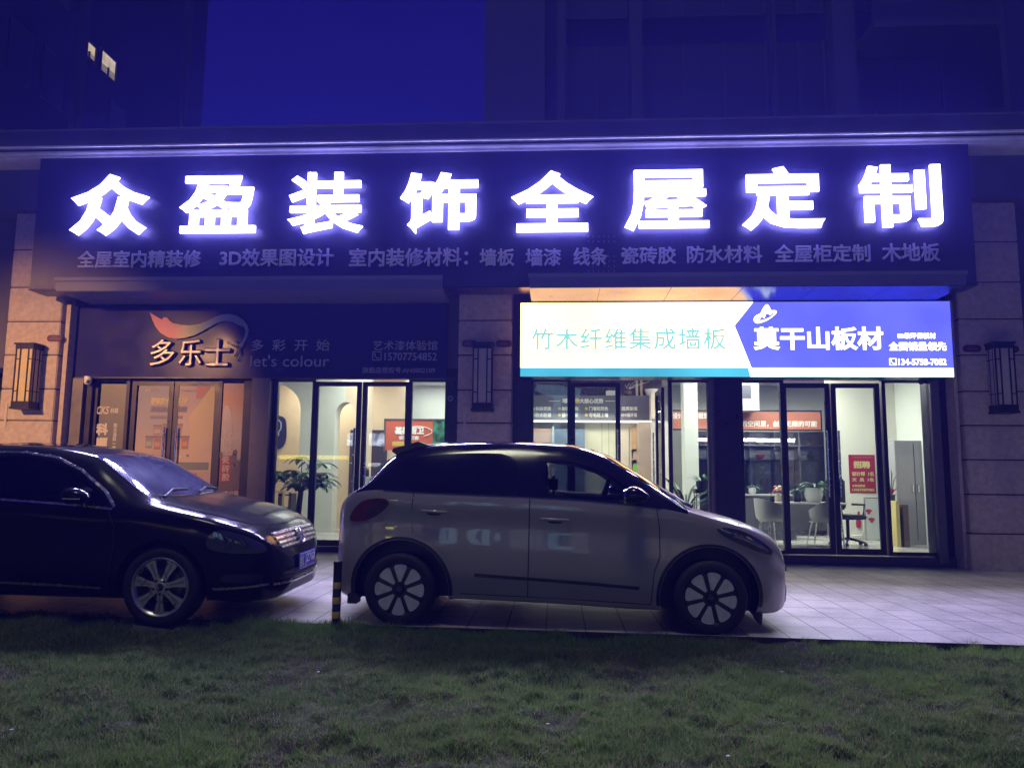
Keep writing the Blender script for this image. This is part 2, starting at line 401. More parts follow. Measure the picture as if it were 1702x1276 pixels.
def pillar(x0, x1, plinth):
    b = MB(); zs = [.0, .46, 1.02, 1.52, 2.02, 2.52, 3.06, 3.60, 4.16, 4.78, 5.4]
    zb = gz((x0 + x1) / 2, 11.6) - .05
    for i in range(len(zs) - 1):
        o = .05 if (i == 0 and plinth) else 0
        lo = zb if i == 0 else zs[i] + .009
        b.bbox(x0 - o, 11.6 - o, lo, x1 + o, 12.2, zs[i + 1] - .009, STONE, .012)
    b.box(x0 + .02, 11.62, zb, x1 - .02, 12.19, zs[-1] - .02, JOINT)
    return b.build('pillar', bld, True, auto=30)
pillar(-8.79, -7.9, True)
pillar(-1.52, -.70, True)
pillar(5.95, 6.88, True)
# thin stone reveal strips beside the pillars
for x0, x1 in ((-7.87, -7.80), (5.87, 5.92)):
    b = MB(); b.box(x0, 11.68, -.05, x1, 12.1, 3.9, STONE); b.build('reveal', bld)

# storefront frames, glass panels and doors on the plane Y = 12
YF = 12.0
DOORS = {}
def X(px, y=760): return at(px, y, YF).x
def sidelight(x0, x1, z0, z1=2.69, f=.055):
    b = MB(); b.box(x0 - f, YF - .03, z0 - f, x0, YF + .05, z1 + f, BLACKF); b.box(x1, YF - .03, z0 - f, x1 + f, YF + .05, z1 + f, BLACKF)
    b.box(x0, YF - .03, z0 - f, x1, YF + .05, z0, BLACKF); b.box(x0, YF - .03, z1, x1, YF + .05, z1 + f, BLACKF)
    o = b.build('shop_window', bld); g = MB(); g.box(x0, YF + .004, z0, x1, YF + .014, z1, GLASS); g.build('pane', o)
def handle_mb(x, y, z0, z1):
    b = MB(); b.tube([(x, y, z0), (x, y, z1)], .016, STEEL, 12)
    for z in (z0 + .12, z1 - .12): b.tube([(x, y, z), (x, y + .06, z)], .01, STEEL, 8)
    return b
def door(x0, x1, z0, z1, hx, name='glass_door', f=.075):
    b = MB(); b.box(x0, YF - .02, z0, x0 + f, YF + .03, z1, BLACKF); b.box(x1 - f, YF - .02, z0, x1, YF + .03, z1, BLACKF)
    b.box(x0 + f, YF - .02, z0, x1 - f, YF + .03, z0 + .09, BLACKF); b.box(x0 + f, YF - .02, z1 - .07, x1 - f, YF + .03, z1, BLACKF)
    o = b.build(name, bld); g = MB(); g.box(x0 + f, YF + .004, z0 + .09, x1 - f, YF + .014, z1 - .07, GLASS); g.build('pane', o)
    if hx is not None: handle_mb(hx, YF - .07, .95, 1.95).build('handle', o)
    return o

sd_b = .16
XL = dict(s0=-7.38, s1=-6.90)
# left shop
sidelight(at(161, 700, YF).x, at(208, 700, YF).x, .25)
lx0, lx1, lxm = at(216, 720, YF).x, at(362, 720, YF).x, at(286, 720, YF).x
door(lx0, lxm - .008, .12, 2.69, lxm - .10); door(lxm + .008, lx1, .12, 2.69, lxm + .10)
sidelight(at(367, 720, YF).x, at(403, 720, YF).x, .25)
sidelight(at(459, 740, YF).x, at(516.5, 740, YF).x, .25)
mx0, mx1, mxm = at(519, 740, YF).x, at(680, 740, YF).x, at(599.5, 740, YF).x
door(mx0, mxm - .008, .12, 2.69, mxm - .09); door(mxm + .008, mx1, .12, 2.69, mxm + .09)
sidelight(at(684.5, 700, YF).x, at(739.5, 700, YF).x, .25)
# right shop: sidelight, one closed and one open door, sidelight | sidelight, two doors, sidelight
sidelight(at(887, 690, YF).x, at(943, 690, YF).x, .2)
rx0, rx1 = at(948, 690, YF).x, at(1031, 690, YF).x
door(rx0, rx1, .1, 2.68, rx1 - .045)
sidelight(at(1117, 700, YF).x, at(1175.5, 700, YF).x, .2)
sidelight(at(1236, 760, YF).x, at(1299, 760, YF).x, .15)
qx0, qx1, qxm = at(1301.5, 760, YF).x, at(1466, 760, YF).x, at(1383.5, 760, YF).x
door(qx0, qxm - .008, .1, 2.68, qxm - .085); door(qxm + .008, qx1, .1, 2.68, qxm + .085)
sidelight(at(1475.5, 760, YF).x, at(1546, 760, YF).x, .15)
# the leaf that stands open inwards
ox = at(1100, 690, YF).x
b = MB(); b.box(ox, YF + .06, .1, ox + .05, YF + .14, 2.62, BLACKF); b.box(ox, YF + .75, .1, ox + .05, YF + .83, 2.62, BLACKF)
b.box(ox, YF + .14, .1, ox + .05, YF + .75, .19, BLACKF); b.box(ox, YF + .14, 2.55, ox + .05, YF + .75, 2.62, BLACKF)
od = b.build('glass_door', bld); od['label'] = 'glass door leaf standing open into the right shop'
g = MB(); g.box(ox + .02, YF + .14, .19, ox + .03, YF + .75, 2.55, GLASS); g.build('pane', od)
handle_mb(ox - .05, YF + .70, .95, 1.95).build('handle', od)

# fixed dark pilasters, lintels and steps of the two fronts
GREYP = mat('pilaster_metal', (.14, .13, .14), .4, .4, noise=(8, .12))
def fill(name, x0, x1, z0, z1, y0, y1, m):
    b = MB(); b.box(x0, y0, z0, x1, y1, z1, m); return b.build(name, bld)
a = at
fill('pilaster', -7.78, at(134, 760, 11.9).x, .0, 2.72, 11.82, 12.2, GREYP)
fill('jamb', at(134, 760, 11.9).x + .003, a(161, 700, YF).x - .058, .0, 2.72, 11.9, 12.2, BLACKF)
fill('pilaster', a(416, 740, 11.85).x, a(446, 740, 11.85).x, .0, 2.72, 11.8, 12.2, GREYP)
fill('jamb', a(403, 720, YF).x + .057, a(416, 740, 11.85).x - .003, .0, 2.745, 11.95, 12.2, BLACKF)
fill('jamb', a(446, 740, 11.85).x + .003, a(459, 740, YF).x - .057, .0, 2.745, 11.95, 12.2, BLACKF)
fill('jamb', a(739.5, 700, YF).x + .057, -1.525, .0, 2.745, 11.95, 12.2, BLACKF)
fill('jamb', -.695, a(887, 690, YF).x - .057, .0, 2.745, 11.95, 12.2, BLACKF)
fill('jamb', a(1175.5, 700, YF).x + .057, a(1236, 760, YF).x - .057, .0, 2.745, 11.97, 12.2, BLACKF)
b = MB(); xx = a(1185, 760, 11.9).x; b.lathe([(.05, .0), (.05, 2.72)], GREYP, 20, 'z', (xx, 11.96, 0)); b.build('column', bld, True)
fill('jamb', a(1546, 760, YF).x + .057, a(1551, 760, 11.9).x, .0, 2.745, 11.95, 12.2, BLACKF)
fill('pilaster', a(1551, 760, 11.9).x + .003, a(1566, 760, 11.9).x, .0, 2.745, 11.88, 12.2, GREYP)
fill('jamb', a(1566, 760, 11.9).x + .003, 5.868, .0, 2.745, 11.93, 12.2, BLACKF)
fill('lintel', -7.78, -1.53, 2.748, 2.9, 11.93, 12.2, BLACKF)
fill('lintel', -.69, 5.86, 2.748, 2.9, 11.93, 12.2, BLACKF)
b = MB(); b.box(-7.88, 11.84, 2.72, -1.56, 11.93, 2.745, BLACKF); b.build('trim', bld)
STEP = mat('dark_granite', (.06, .055, .06), .35, 0, noise=(40, .3))
fill('step', -7.8, -1.58, -.1, .115, 11.90, 12.6, STEP); fill('step', -.64, 5.88, -.15, .085, 11.90, 12.6, STEP)

# canopies over the two fronts
def canopy(x0, x1, yf, z, label_m):
    b = MB(); b.box(x0, yf, z + .012, x1, 11.84, z + .19, CANOPY); b.box(x0 - .015, yf - .03, z + .15, x1 + .015, yf - .002, z + .205, CANOPY)
    o = b.build('canopy', bld); s = MB(); n = 6
    for i in range(n):
        xa, xb = x0 + (x1 - x0) * i / n, x0 + (x1 - x0) * (i + 1) / n
        s.box(xa + .004, yf + .01, z, xb - .004, 11.84, z + .010, label_m)
    s.build('soffit', o)
canopy(-7.58, -1.70, 10.95, 3.93, CANOPY)
canopy(-.40, 5.58, 10.62, 3.86, SOFFIT)

# interiors: floors, ceilings and walls of the two shops
TILEF = mat('shop_floor', (.55, .54, .5), .15, 0, noise=(2, .06))
PEACH = mat('peach_plaster', (.72, .58, .42), .7, 0, noise=(3, .04))
CEIL = mat('shop_ceiling', (.8, .8, .78), .8)
GREENW = mat('pale_green_wall', (.72, .73, .65), .7, 0, noise=(2, .03))
BACK = 18.0
b = MB(); b.box(-7.9, 12.2, .06, -1.2, BACK, .11, TILEF); b.box(-1.05, 12.2, .03, 6.6, BACK, .08, TILEF); b.build('shop_floor', bld)
b = MB(); b.box(-7.9, 12.21, 3.35, -1.2, BACK, 3.4, CEIL); b.box(-1.05, 12.21, 3.35, 6.6, BACK, 3.4, CEIL); b.build('shop_ceiling', bld)
b = MB(); b.box(-7.9, BACK, 0, 6.9, BACK + .2, 3.6, WHITEW); b.box(-8.1, 12.2, 0, -7.9, BACK, 3.6, WHITEW); b.box(6.6, 12.2, 0, 6.8, BACK, 3.6, WHITEW)
b.box(-1.2, 12.2, 0, -1.05, BACK, 3.6, WHITEW)
b.build('interior_wall', bld)
b = MB(); b.box(-4.78, 12.2, .11, -4.70, 12.55, 3.35, WHITEW); b.build('partition', bld)
b = MB(); b.box(-7.3, 12.553, .11, -4.70, 12.63, 3.35, WHITEW); b.build('partition', bld)
b = MB(); b.box(-7.0, 12.633, .11, -6.92, 16.2, 3.35, PEACH); b.build('partition', bld)
# arched wall in the left shop
def arch_wall():
    Y0, Y1 = 15.0, 15.35
    b = MB()
    xa0, xa1 = -5.75, a(499, 700, Y0).x            # big arch
    xb0, xb1 = a(556, 720, Y0).x, a(590, 720, Y0).x   # narrow arch
    xe = a(612, 700, Y0).x; z0, zt = .11, 3.35
    rb = (xb1 - xb0) / 2; zb = a(570, 668, Y0).z - rb * 1.35; za = a(480, 640, Y0).z - .5
    right = [(xa1, z0)] + arc(xa0, za, xa1 - xa0, .55, 0, 90) 
    poly = right + [(xa0, zt), ((xa1 + xb0) / 2, zt), ((xa1 + xb0) / 2, z0)]
    b.prism(poly, Y0, Y1, GREENW); b.box(-6.9, Y0, z0, xa0 - .002, Y1, zt, GREENW)
    poly = [((xa1 + xb0) / 2, z0), (xb0, z0)] + arc((xb0 + xb1) / 2, zb, -rb, rb * 1.35, 0, 90) + [((xb0 + xb1) / 2, zt), ((xa1 + xb0) / 2, zt)]
    b.prism(poly, Y0, Y1, GREENW)
    poly = [((xb0 + xb1) / 2, zt)] + arc((xb0 + xb1) / 2, zb, rb, rb * 1.35, 90, 0) + [(xb1, z0), (xe, z0), (xe, zt)]
    b.prism(poly, Y0, Y1, PEACH)
    b.build('arched_wall', bld)
    b = MB(); b.box(-6.9, 16.6, .11, -3.2, 16.8, 3.35, PEACH); b.build('niche_wall', bld)
    b = MB(); b.box(xb0 - .1, 16.52, .11, xb1 + .3, 16.58, a(575, 714, 16.5).z, mat('dark_doorway', (.05, .04, .06), .5)); b.build('inner_door', bld)
arch_wall()

# ------------------------------------------------------------------ main sign over both shops
sgn = thing('shop_sign', 'long dark sign board with eight big glowing white characters above both shops', 'sign', (-1.05, 11.1, 4.0))
def loc(o): return o.location
def tp(o, parent):  # keep world place under a moved parent
    o.location = -Vector(parent.location); return o
YS = 11.02
b = MB(); b.box(-8.04, YS, 3.985, 5.94, 11.44, 6.06, SIGNBOARD)
tp(b.build('panel', sgn), sgn)
b = MB(); b.box(-8.05, YS - .012, 3.965, 5.95, 11.44, 3.982, BLACKF); tp(b.build('frame', sgn), sgn)
big = [('众', 118, 247, 290, 391), ('盈', 299, 426, 293, 387), ('装', 479, 604, 287, 388), ('饰', 665, 794, 287, 388), ('全', 850, 986, 284, 385), ('屋', 1038, 1178, 283, 383), ('定', 1233, 1370, 277, 382), ('制', 1428, 1565, 274, 377)]
for ch, x0, x1, y0, y1 in big:
    q = prc(x0, y0, x1, y1, YS - .09)
    tp(text('letter', ch, q[0], q[2], (q[1] + q[3]) / 2, q[3] - q[1], YS - .12, LED, sgn, .075, .019 if ch in '屋制盈装' else .03, LEDSIDE), sgn)
GREYL = mat('grey_letter', (.46, .44, .52), .5)
for s, x0, x1, yc, yd in (('全屋室内精装修', 128, 334, 416, 445), ('3D效果图设计', 365, 554, 413, 443), ('室内装修材料：', 580, 778, 412, 443), ('墙板', 797, 855, 413, 442), ('墙漆', 873, 933, 413, 442), ('线条', 953, 1010, 411, 441), ('瓷砖胶', 1032, 1124, 410, 439), ('防水材料', 1142, 1267, 408, 437), ('全屋柜定制', 1287, 1447, 406, 436), ('木地板', 1466, 1563, 404, 435)):
    q = prc(x0, yc, x1, yd, YS - .02)
    tp(text('lettering', s, q[0], q[2], (q[1] + q[3]) / 2, q[3] - q[1], YS - .022, GREYL, sgn, .018, .022), sgn)
# faint columns of unlit diodes
b = MB(); DOT = mat('diode', (.3, .3, .36), .4)
for i, px in enumerate((978, 986, 995, 1004, 1012, 1021)):
    for j in range(9):
        if 1 < j < 4: continue
        p = a(px, 393 + 8.2 * j, YS - .01); b.box(p.x - .004, YS - .008, p.z - .012, p.x + .004, YS - .001, p.z + .012, DOT)
tp(b.build('diode_row', sgn), sgn)

# ------------------------------------------------------------------ left paint shop sign
ps = thing('shop_sign', 'dark blue sign board with raised metal characters and a colour ribbon over the left shop', 'sign', (-4.8, 11.85, 2.75))
b = MB(); b.box(-7.86, 11.85, 2.74, -1.73, 11.92, 3.92, BLUEPANEL); tp(b.build('panel', ps), ps)
METALL = mat('satin_letter', (.62, .58, .57), .4, .3, noise=(12, .1)); SIDEL = mat('letter_edge', (.05, .045, .06), .5)
q = prc(249, 563, 384, 609, 11.80)
wq = q[2] - q[0]
for i, ch in enumerate('多乐士'):
    x0 = q[0] + wq * (.0, .355, .68)[i]; x1 = q[0] + wq * (.325, .655, 1.0)[i]
    tp(text('letter', ch, x0, x1, (q[1] + q[3]) / 2, q[3] - q[1], 11.78, METALL, ps, .06, .03, SIDEL), ps)
RIB = ramp_x('ribbon_print', [(0, (.75, .14, .10)), (.25, (.82, .19, .13)), (.36, (.75, .50, .18)), (.46, (.42, .50, .18)), (.6, (.22, .32, .40)), (.8, (.20, .24, .48)), (1, (.24, .25, .45))], 0, .35)
def RP(pts, Y): return [(lambda p: (p.x, p.z))(a(220 + x / 5.006, 500 + y / 5.006, Y)) for x, y in pts]
upper = [(143, 97), (180, 118), (215, 140), (245, 155), (255, 135), (285, 137), (305, 160), (330, 182), (400, 198), (480, 203), (560, 190), (625, 165), (680, 135), (740, 113), (800, 108), (860, 120), (910, 150), (945, 190), (965, 240), (958, 290), (930, 345), (910, 385)]
lower = [(875, 370), (905, 340), (930, 295), (940, 250), (925, 215), (900, 205), (860, 190), (820, 170), (760, 165), (700, 180), (640, 215), (580, 250), (510, 285), (440, 305), (360, 315), (290, 300), (230, 265), (190, 215), (165, 160)]
b = MB(); b.prism(RP(upper + lower, 11.79), 11.80, 11.83, RIB); rb = tp(b.build('ribbon', ps), ps)
b = MB(); FIG = mat('figure_metal', (.34, .33, .44), .35, .5)
for pts, r in (([(880, 385), (868, 430), (850, 460)], .012), ([(895, 385), (905, 440), (875, 500)], .016), ([(890, 375), (850, 378), (822, 362)], .011), ([(890, 375), (910, 385)], .014)):
    b.tube([(p[0], 11.815, p[1]) for p in RP(pts, 11.81)], r, FIG, 8)
p = RP([(868, 340)], 11.81)[0]; b.lathe([(0, 11.80), (.017, 11.805), (.017, 11.825), (0, 11.83)], FIG, 12, 'y', (p[0], 0, p[1]))
p = RP([(793, 345)], 11.81)[0]; b.lathe([(.018, 11.835), (.026, 11.835), (.026, 11.848), (.018, 11.848), (.018, 11.835)], FIG, 16, 'y', (p[0], 0, p[1]))
tp(b.build('figure_emblem', ps), ps)
LETT = mat('pale_letter', (.36, .35, .48), .45)
for s, x0, x1, y0, y1, off in (('多  彩  开  始', 417, 548, 564, 583, .004), ("let's colour", 416, 547, 590, 609, .0), ('艺术漆体验馆', 620, 727, 566, 582, .006), ('15707754852', 639, 726, 586, 599, .004), ('旗舰店授权号:AN0002109', 602, 723, 610, 620, .006)):
    q = prc(x0, y0, x1, y1, 11.84)
    tp(text('lettering', s, q[0], q[2], (q[1] + q[3]) / 2, q[3] - q[1], 11.838, LETT, ps, .011, off), ps)
def phone_icon(x0, y0, x1, y1, Y, m, parent):
    q = prc(x0, y0, x1, y1, Y); b = MB(); s = q[2] - q[0]; t = s * .09
    b.box(q[0], Y - .006, q[1], q[0] + t, Y, q[1] + s, m); b.box(q[2] - t, Y - .006, q[1], q[2], Y, q[1] + s, m)
    b.box(q[0] + t, Y - .006, q[1], q[2] - t, Y, q[1] + t, m); b.box(q[0] + t, Y - .006, q[1] + s - t, q[2] - t, Y, q[1] + s, m)
    P_ = [(.28, .78), (.27, .55), (.42, .36), (.62, .24), (.75, .25)]
    b.tube([(q[0] + s * u, Y - .003, q[1] + s * v) for u, v in P_], [s * .085, s * .055, s * .05, s * .055, s * .085], m, 8)
    return tp(b.build('phone_icon', parent), parent)
phone_icon(619, 584, 634, 599, 11.84, LETT, ps)

# ------------------------------------------------------------------ right light box
lb = thing('light_box_sign', 'backlit sign box, yellow on the left and blue on the right, over the right shop', 'sign', (2.6, 11.5, 2.72))
YL = 11.5
def lamp_face(name, col, st, hot, var=.35):
    """translucent film lit from behind by tubes: brightness varies over the face"""
    m = bpy.data.materials.new(name); m.use_nodes = True; t = m.node_tree; t.nodes.clear()
    o = t.nodes.new('ShaderNodeOutputMaterial'); e = t.nodes.new('ShaderNodeEmission'); e.inputs[0].default_value = (*col, 1)
    tc = t.nodes.new('ShaderNodeTexCoord'); n = t.nodes.new('ShaderNodeTexNoise'); n.inputs['Scale'].default_value = hot; n.inputs['Detail'].default_value = 2
    t.links.new(tc.outputs['Object'], n.inputs['Vector']); r = t.nodes.new('ShaderNodeMapRange')
    r.inputs[1].default_value = .3; r.inputs[2].default_value = .7; r.inputs[3].default_value = st * (1 - var); r.inputs[4].default_value = st * (1 + var)
    t.links.new(n.outputs['Fac'], r.inputs[0]); t.links.new(r.outputs[0], e.inputs[1]); t.links.new(e.outputs[0], o.inputs[0]); return m
FY = lamp_face('film_yellow', (1, .46, .122), 8.8, .55, .25); FB = lamp_face('film_blue', (.072, .082, 1.0), 2.5, .9, .2)
FC = lamp_face('film_teal', (.10, .62, .85), .95, .9, .25); FW = lamp_face('film_white', (.72, 1.0, 1.0), 1.7, .9, .3)
FT = emit('film_cyan_text', (.30, .86, .82), .95); FWT = emit('film_white_text', (1, 1, 1), 3)
x0, x1, z0, z1 = -.56, 5.79, 2.715, 3.845
b = MB(); b.box(x0, YL + .012, z0, x1, 11.92, z1, BLACKF); tp(b.build('box_frame', lb), lb)
def LP(px, py): p = a(px, py, YL); return (p.x, p.z)
zs_ = a(900, 610.5, YL).z
xa = LP(1252, 501)[0]; xm, zm = LP(1221, 541); xb = LP(1249, 609)[0]; xc = LP(1254, 626)[0]
xa_, xm_, xb_ = LP(1243, 501)[0], LP(1215, 541)[0], LP(1243, 609)[0]
yl = [(x0, zs_), (xb_ , zs_), (xm_, zm), (xa_, z1), (x0, z1)]
b = MB(); b.prism(yl, YL, YL + .01, FY); tp(b.build('yellow_panel', lb), lb)
b = MB(); b.prism([(xb_, zs_), (xb, zs_), (xm, zm), (xa, z1), (xa_, z1), (xm_, zm)], YL, YL + .01, FWT); tp(b.build('chevron', lb), lb)
b = MB(); b.prism([(xb, zs_), (x1, zs_), (x1, z1), (xa, z1), (xm, zm)], YL, YL + .01, FB); tp(b.build('blue_panel', lb), lb)
b = MB(); b.prism([(x0, z0), (xc - .06, z0), (xb_, zs_ - .001), (x0, zs_ - .001)], YL, YL + .01, FC); tp(b.build('teal_strip', lb), lb)
b = MB(); b.prism([(xc - .06, z0), (x1, z0), (x1, zs_ - .001), (xb_, zs_ - .001)], YL, YL + .01, FW); tp(b.build('pale_strip', lb), lb)
def lbt(s, x0, x1, y0, y1, m, off, sp=1.0):
    q = prc(x0, y0, x1, y1, YL); tp(text('lettering', s, q[0], q[2], (q[1] + q[3]) / 2, q[3] - q[1], YL - .006, m, lb, .005, off, spacing=sp), lb)
lbt('竹木纤维集成墙板', 883, 1207, 545, 582, FT, .018, 1.12)
lbt('莫干山板材', 1252, 1468, 543, 582, FWT, .03)
lbt('E0级环保板材', 1492, 1555, 553, 563, FWT, .02)
lbt('全国销量领先', 1477, 1573, 568, 583, FWT, .03)
lbt('134-5758-7082', 1493, 1573, 596, 607, FWT, .03)
phone_icon(1478, 595, 1490, 607, YL - .002, FWT, lb)
b = MB()
def L6(pts): return [LP(1200 + x / 4.151, 475 + y / 4.151) for x, y in pts]
ring_o = [(215, 240), (222, 215), (250, 195), (300, 180), (345, 168), (375, 170), (378, 185), (360, 205), (320, 235), (275, 255), (235, 262)]
b.prism(L6(chaikin([(235, 235), (262, 195), (285, 150), (300, 130), (315, 128), (330, 150), (345, 190), (335, 205), (322, 195), (310, 165), (300, 185), (297, 220), (285, 225), (278, 205), (262, 230), (245, 245)], 2)), YL - .006, YL - .001, FWT)
oo = chaikin(ring_o, 2); ii = [(296 + (x - 296) * .72, 214 + (y - 214) * .55) for x, y in oo]
O_, I_ = L6(oo), L6(ii); n = len(O_)
b.add([(x, YL - .005, z) for x, z in O_] + [(x, YL - .005, z) for x, z in I_], [(i, (i + 1) % n, n + (i + 1) % n, n + i) for i in range(n)], FWT)
tp(b.build('mountain_emblem', lb), lb)

# ------------------------------------------------------------------ wall lanterns, plaques, small fixtures
WARMG = mat('lantern_glass', (.62, .50, .24), .45, 0, noise=(5, .08)); PALEG = mat('lantern_glass_unlit', (.42, .38, .32), .35, 0, noise=(5, .1))
IRON = mat('black_iron', (.02, .018, .024), .45, .4, noise=(20, .2))
def lantern(x0, x1, label, gm):
    cx = (x0 + x1) / 2; hw = (x1 - x0) / 2; yb, yf = 11.585, 11.36; zb, zt = 2.20, 3.15
    t = thing('wall_lantern', label, 'wall lamp', (cx, yb, zb), group='box lanterns on the stone pillars')
    b = MB(); b.box(-hw * .9, yf - yb, .10, hw * .9, -.01, .92, gm); b.build('lamp_glass', t)
    b = MB(); b.box(-hw, yf - yb - .02, .92, hw, 0, 1.0, IRON); b.box(-hw * 1.12, yf - yb - .035, .985, hw * 1.12, 0, 1.012, IRON); b.build('cap', t)
    b = MB(); b.box(-hw, yf - yb - .02, 0, hw, 0, .10, IRON); b.box(-hw * 1.1, yf - yb - .03, -.02, hw * 1.1, 0, .012, IRON); b.build('base', t)
    b = MB(); y = yf - yb
    for x in (-hw * .93, -hw * .45, hw * .45, hw * .93): b.box(x - .009, y - .012, .10, x + .009, y + .006, .92, IRON)
    for x in (-hw * .69, hw * .69):
        for z in (.26, .76): b.box(x - hw * .23, y - .01, z - .007, x + hw * .23, y + .004, z + .007, IRON)
    for s in (-1, 1):
        for yy in (y + .06, y + .16): b.box(s * hw * .9 - .006, yy - .008, .10, s * hw * .9 + .008 * s, yy + .008, .92, IRON)
        for z in (.26, .76): b.box(s * hw * .9, y, z - .006, s * hw * .9 + .006 * s, -.01, z + .006, IRON)
    b.build('frame', t)
lantern(-8.42, -8.13, 'box lantern with warm yellow glass on the orange lit left pillar', WARMG)
lantern(-1.27, -.97, 'unlit box lantern on the stone pillar between the two shops', PALEG)
lantern(6.30, 6.58, 'unlit box lantern on the right hand stone pillar', PALEG)
PLQ = mat('plaque_red', (.10, .02, .03), .35); PLT = mat('plaque_text', (.22, .15, .14), .5)
def plaque(px, py, label, wpx=13):
    p = a(px, py, 11.58); wd = wpx * .0092
    t = thing('number_plaque', label, 'plaque', (p.x, 11.598, p.z), group='small oval plaques on the pillars')
    b = MB(); b.prism(rrect(-wd, -.052, wd, .052, .05), -.016, 0, PLQ); b.build('plate', t)
    b = MB(); b.box(-wd * .4, -.019, .018, wd * .4, -.0165, .025, PLT); b.box(-wd * .6, -.019, -.014, wd * .6, -.0165, -.002, PLT); b.build('marking', t)
plaque(90, 562, 'small dark red oval plaque on the left pillar above its lantern')
plaque(780, 571, 'small dark oval plaque at the upper left of the middle pillar lantern'); plaque(837, 571, 'small dark oval plaque at the upper right of the middle pillar lantern')
plaque(1616, 579, 'small dark oval plaque at the upper left of the right pillar lantern', 14); plaque(1679, 580, 'small dark oval plaque at the upper right of the right pillar lantern', 14)
WP = mat('white_plastic', (.8, .8, .78), .35)
p = a(147, 632, 11.83); t = thing('security_camera', 'white dome security camera on the jamb of the left shop', 'camera', (p.x, 11.83, p.z))
b = MB(); b.lathe([(0, 0), (.06, 0), (.06, -.05), (.05, -.06), (0, -.06)], WP, 20, 'z', (0, -.01, .06)); b.build('mount', t, True)
bm = bmesh.new(); bmesh.ops.create_uvsphere(bm, u_segments=20, v_segments=12, radius=.055)
b = MB(); b.bm(bm, WP); o = b.build('dome', t, True); o.location = (0, -.02, -.02)
b = MB(); b.lathe([(0, -.058), (.025, -.056), (.03, -.04)], BLACKP, 14, 'y', (.02, -.015, -.025)); b.build('lens', t, True)
p = a(1531, 633, 11.9); t = thing('security_camera', 'small black dome camera under the right end of the light box', 'camera', (p.x, 11.9, p.z + .03))
b = MB(); b.lathe([(0, 0), (.055, 0), (.055, -.03), (0, -.03)], BLACKP, 18); b.build('mount', t, True)
b = MB(); b.lathe([(.048, -.03), (.044, -.055), (.03, -.075), (0, -.085)], mat('smoked_dome', (.01, .01, .012), .08), 18); b.build('dome', t, True)
p = a(748.5, 662, 11.93); t = thing('round_sensor', 'small round sensor on the dark frame beside the middle pillar', 'sensor', (p.x, 11.945, p.z))
b = MB(); b.lathe([(.028, 0), (.045, -.004), (.045, -.016), (.034, -.02), (.028, -.012), (0, -.012)], mat('sensor_grey', (.25, .25, .3), .4), 20, 'y'); b.build('ring', t, True)
b = MB(); b.lathe([(.02, -.013), (.012, -.02), (0, -.022)], BLACKP, 14, 'y'); b.build('lens', t, True)
for px, py, lab in ((6, 686, 'left'), (769, 702, 'middle')):
    p = a(px + 3, py, 11.58); b = MB(); b.box(p.x - .018, 11.588, p.z - .22, p.x + .018, 11.599, p.z + .16, mat('tape_pale', (.55, .48, .42), .6)); tag(b.build('paper_strip'), 'narrow pale paper strip stuck low on the ' + lab + ' pillar', 'sticker')

# ------------------------------------------------------------------ car maker
def pchip(tab):
    x = np.array([p[0] for p in tab], float); y = np.array([p[1] for p in tab], float); h = np.diff(x); d = np.diff(y) / h
    m = np.zeros_like(y); m[0], m[-1] = d[0], d[-1]
    for i in range(1, len(x) - 1):
        if d[i - 1] * d[i] > 0:
            w1, w2 = 2 * h[i] + h[i - 1], h[i] + 2 * h[i - 1]; m[i] = (w1 + w2) / (w1 / d[i - 1] + w2 / d[i])
    def f(q):
        q = np.clip(q, x[0], x[-1]); i = np.clip(np.searchsorted(x, q) - 1, 0, len(x) - 2); t = (q - x[i]) / h[i]
        return ((1 + 2 * t) * (1 - t) ** 2 * y[i] + t * (1 - t) ** 2 * h[i] * m[i] + t * t * (3 - 2 * t) * y[i + 1] + t * t * (t - 1) * h[i] * m[i + 1])
    return f
def catmull(P, n):
    P = [np.array(p, float) for p in P]; P = [2 * P[0] - P[1]] + P + [2 * P[-1] - P[-2]]; out = []
    for i in range(1, len(P) - 2):
        p0, p1, p2, p3 = P[i - 1:i + 3]
        for j in range(n):
            t = j / n
            out.append(.5 * (2 * p1 + (p2 - p0) * t + (2 * p0 - 5 * p1 + 4 * p2 - p3) * t * t + (3 * p1 - p0 - 3 * p2 + p3) * t ** 3))
    out.append(P[-2]); return out

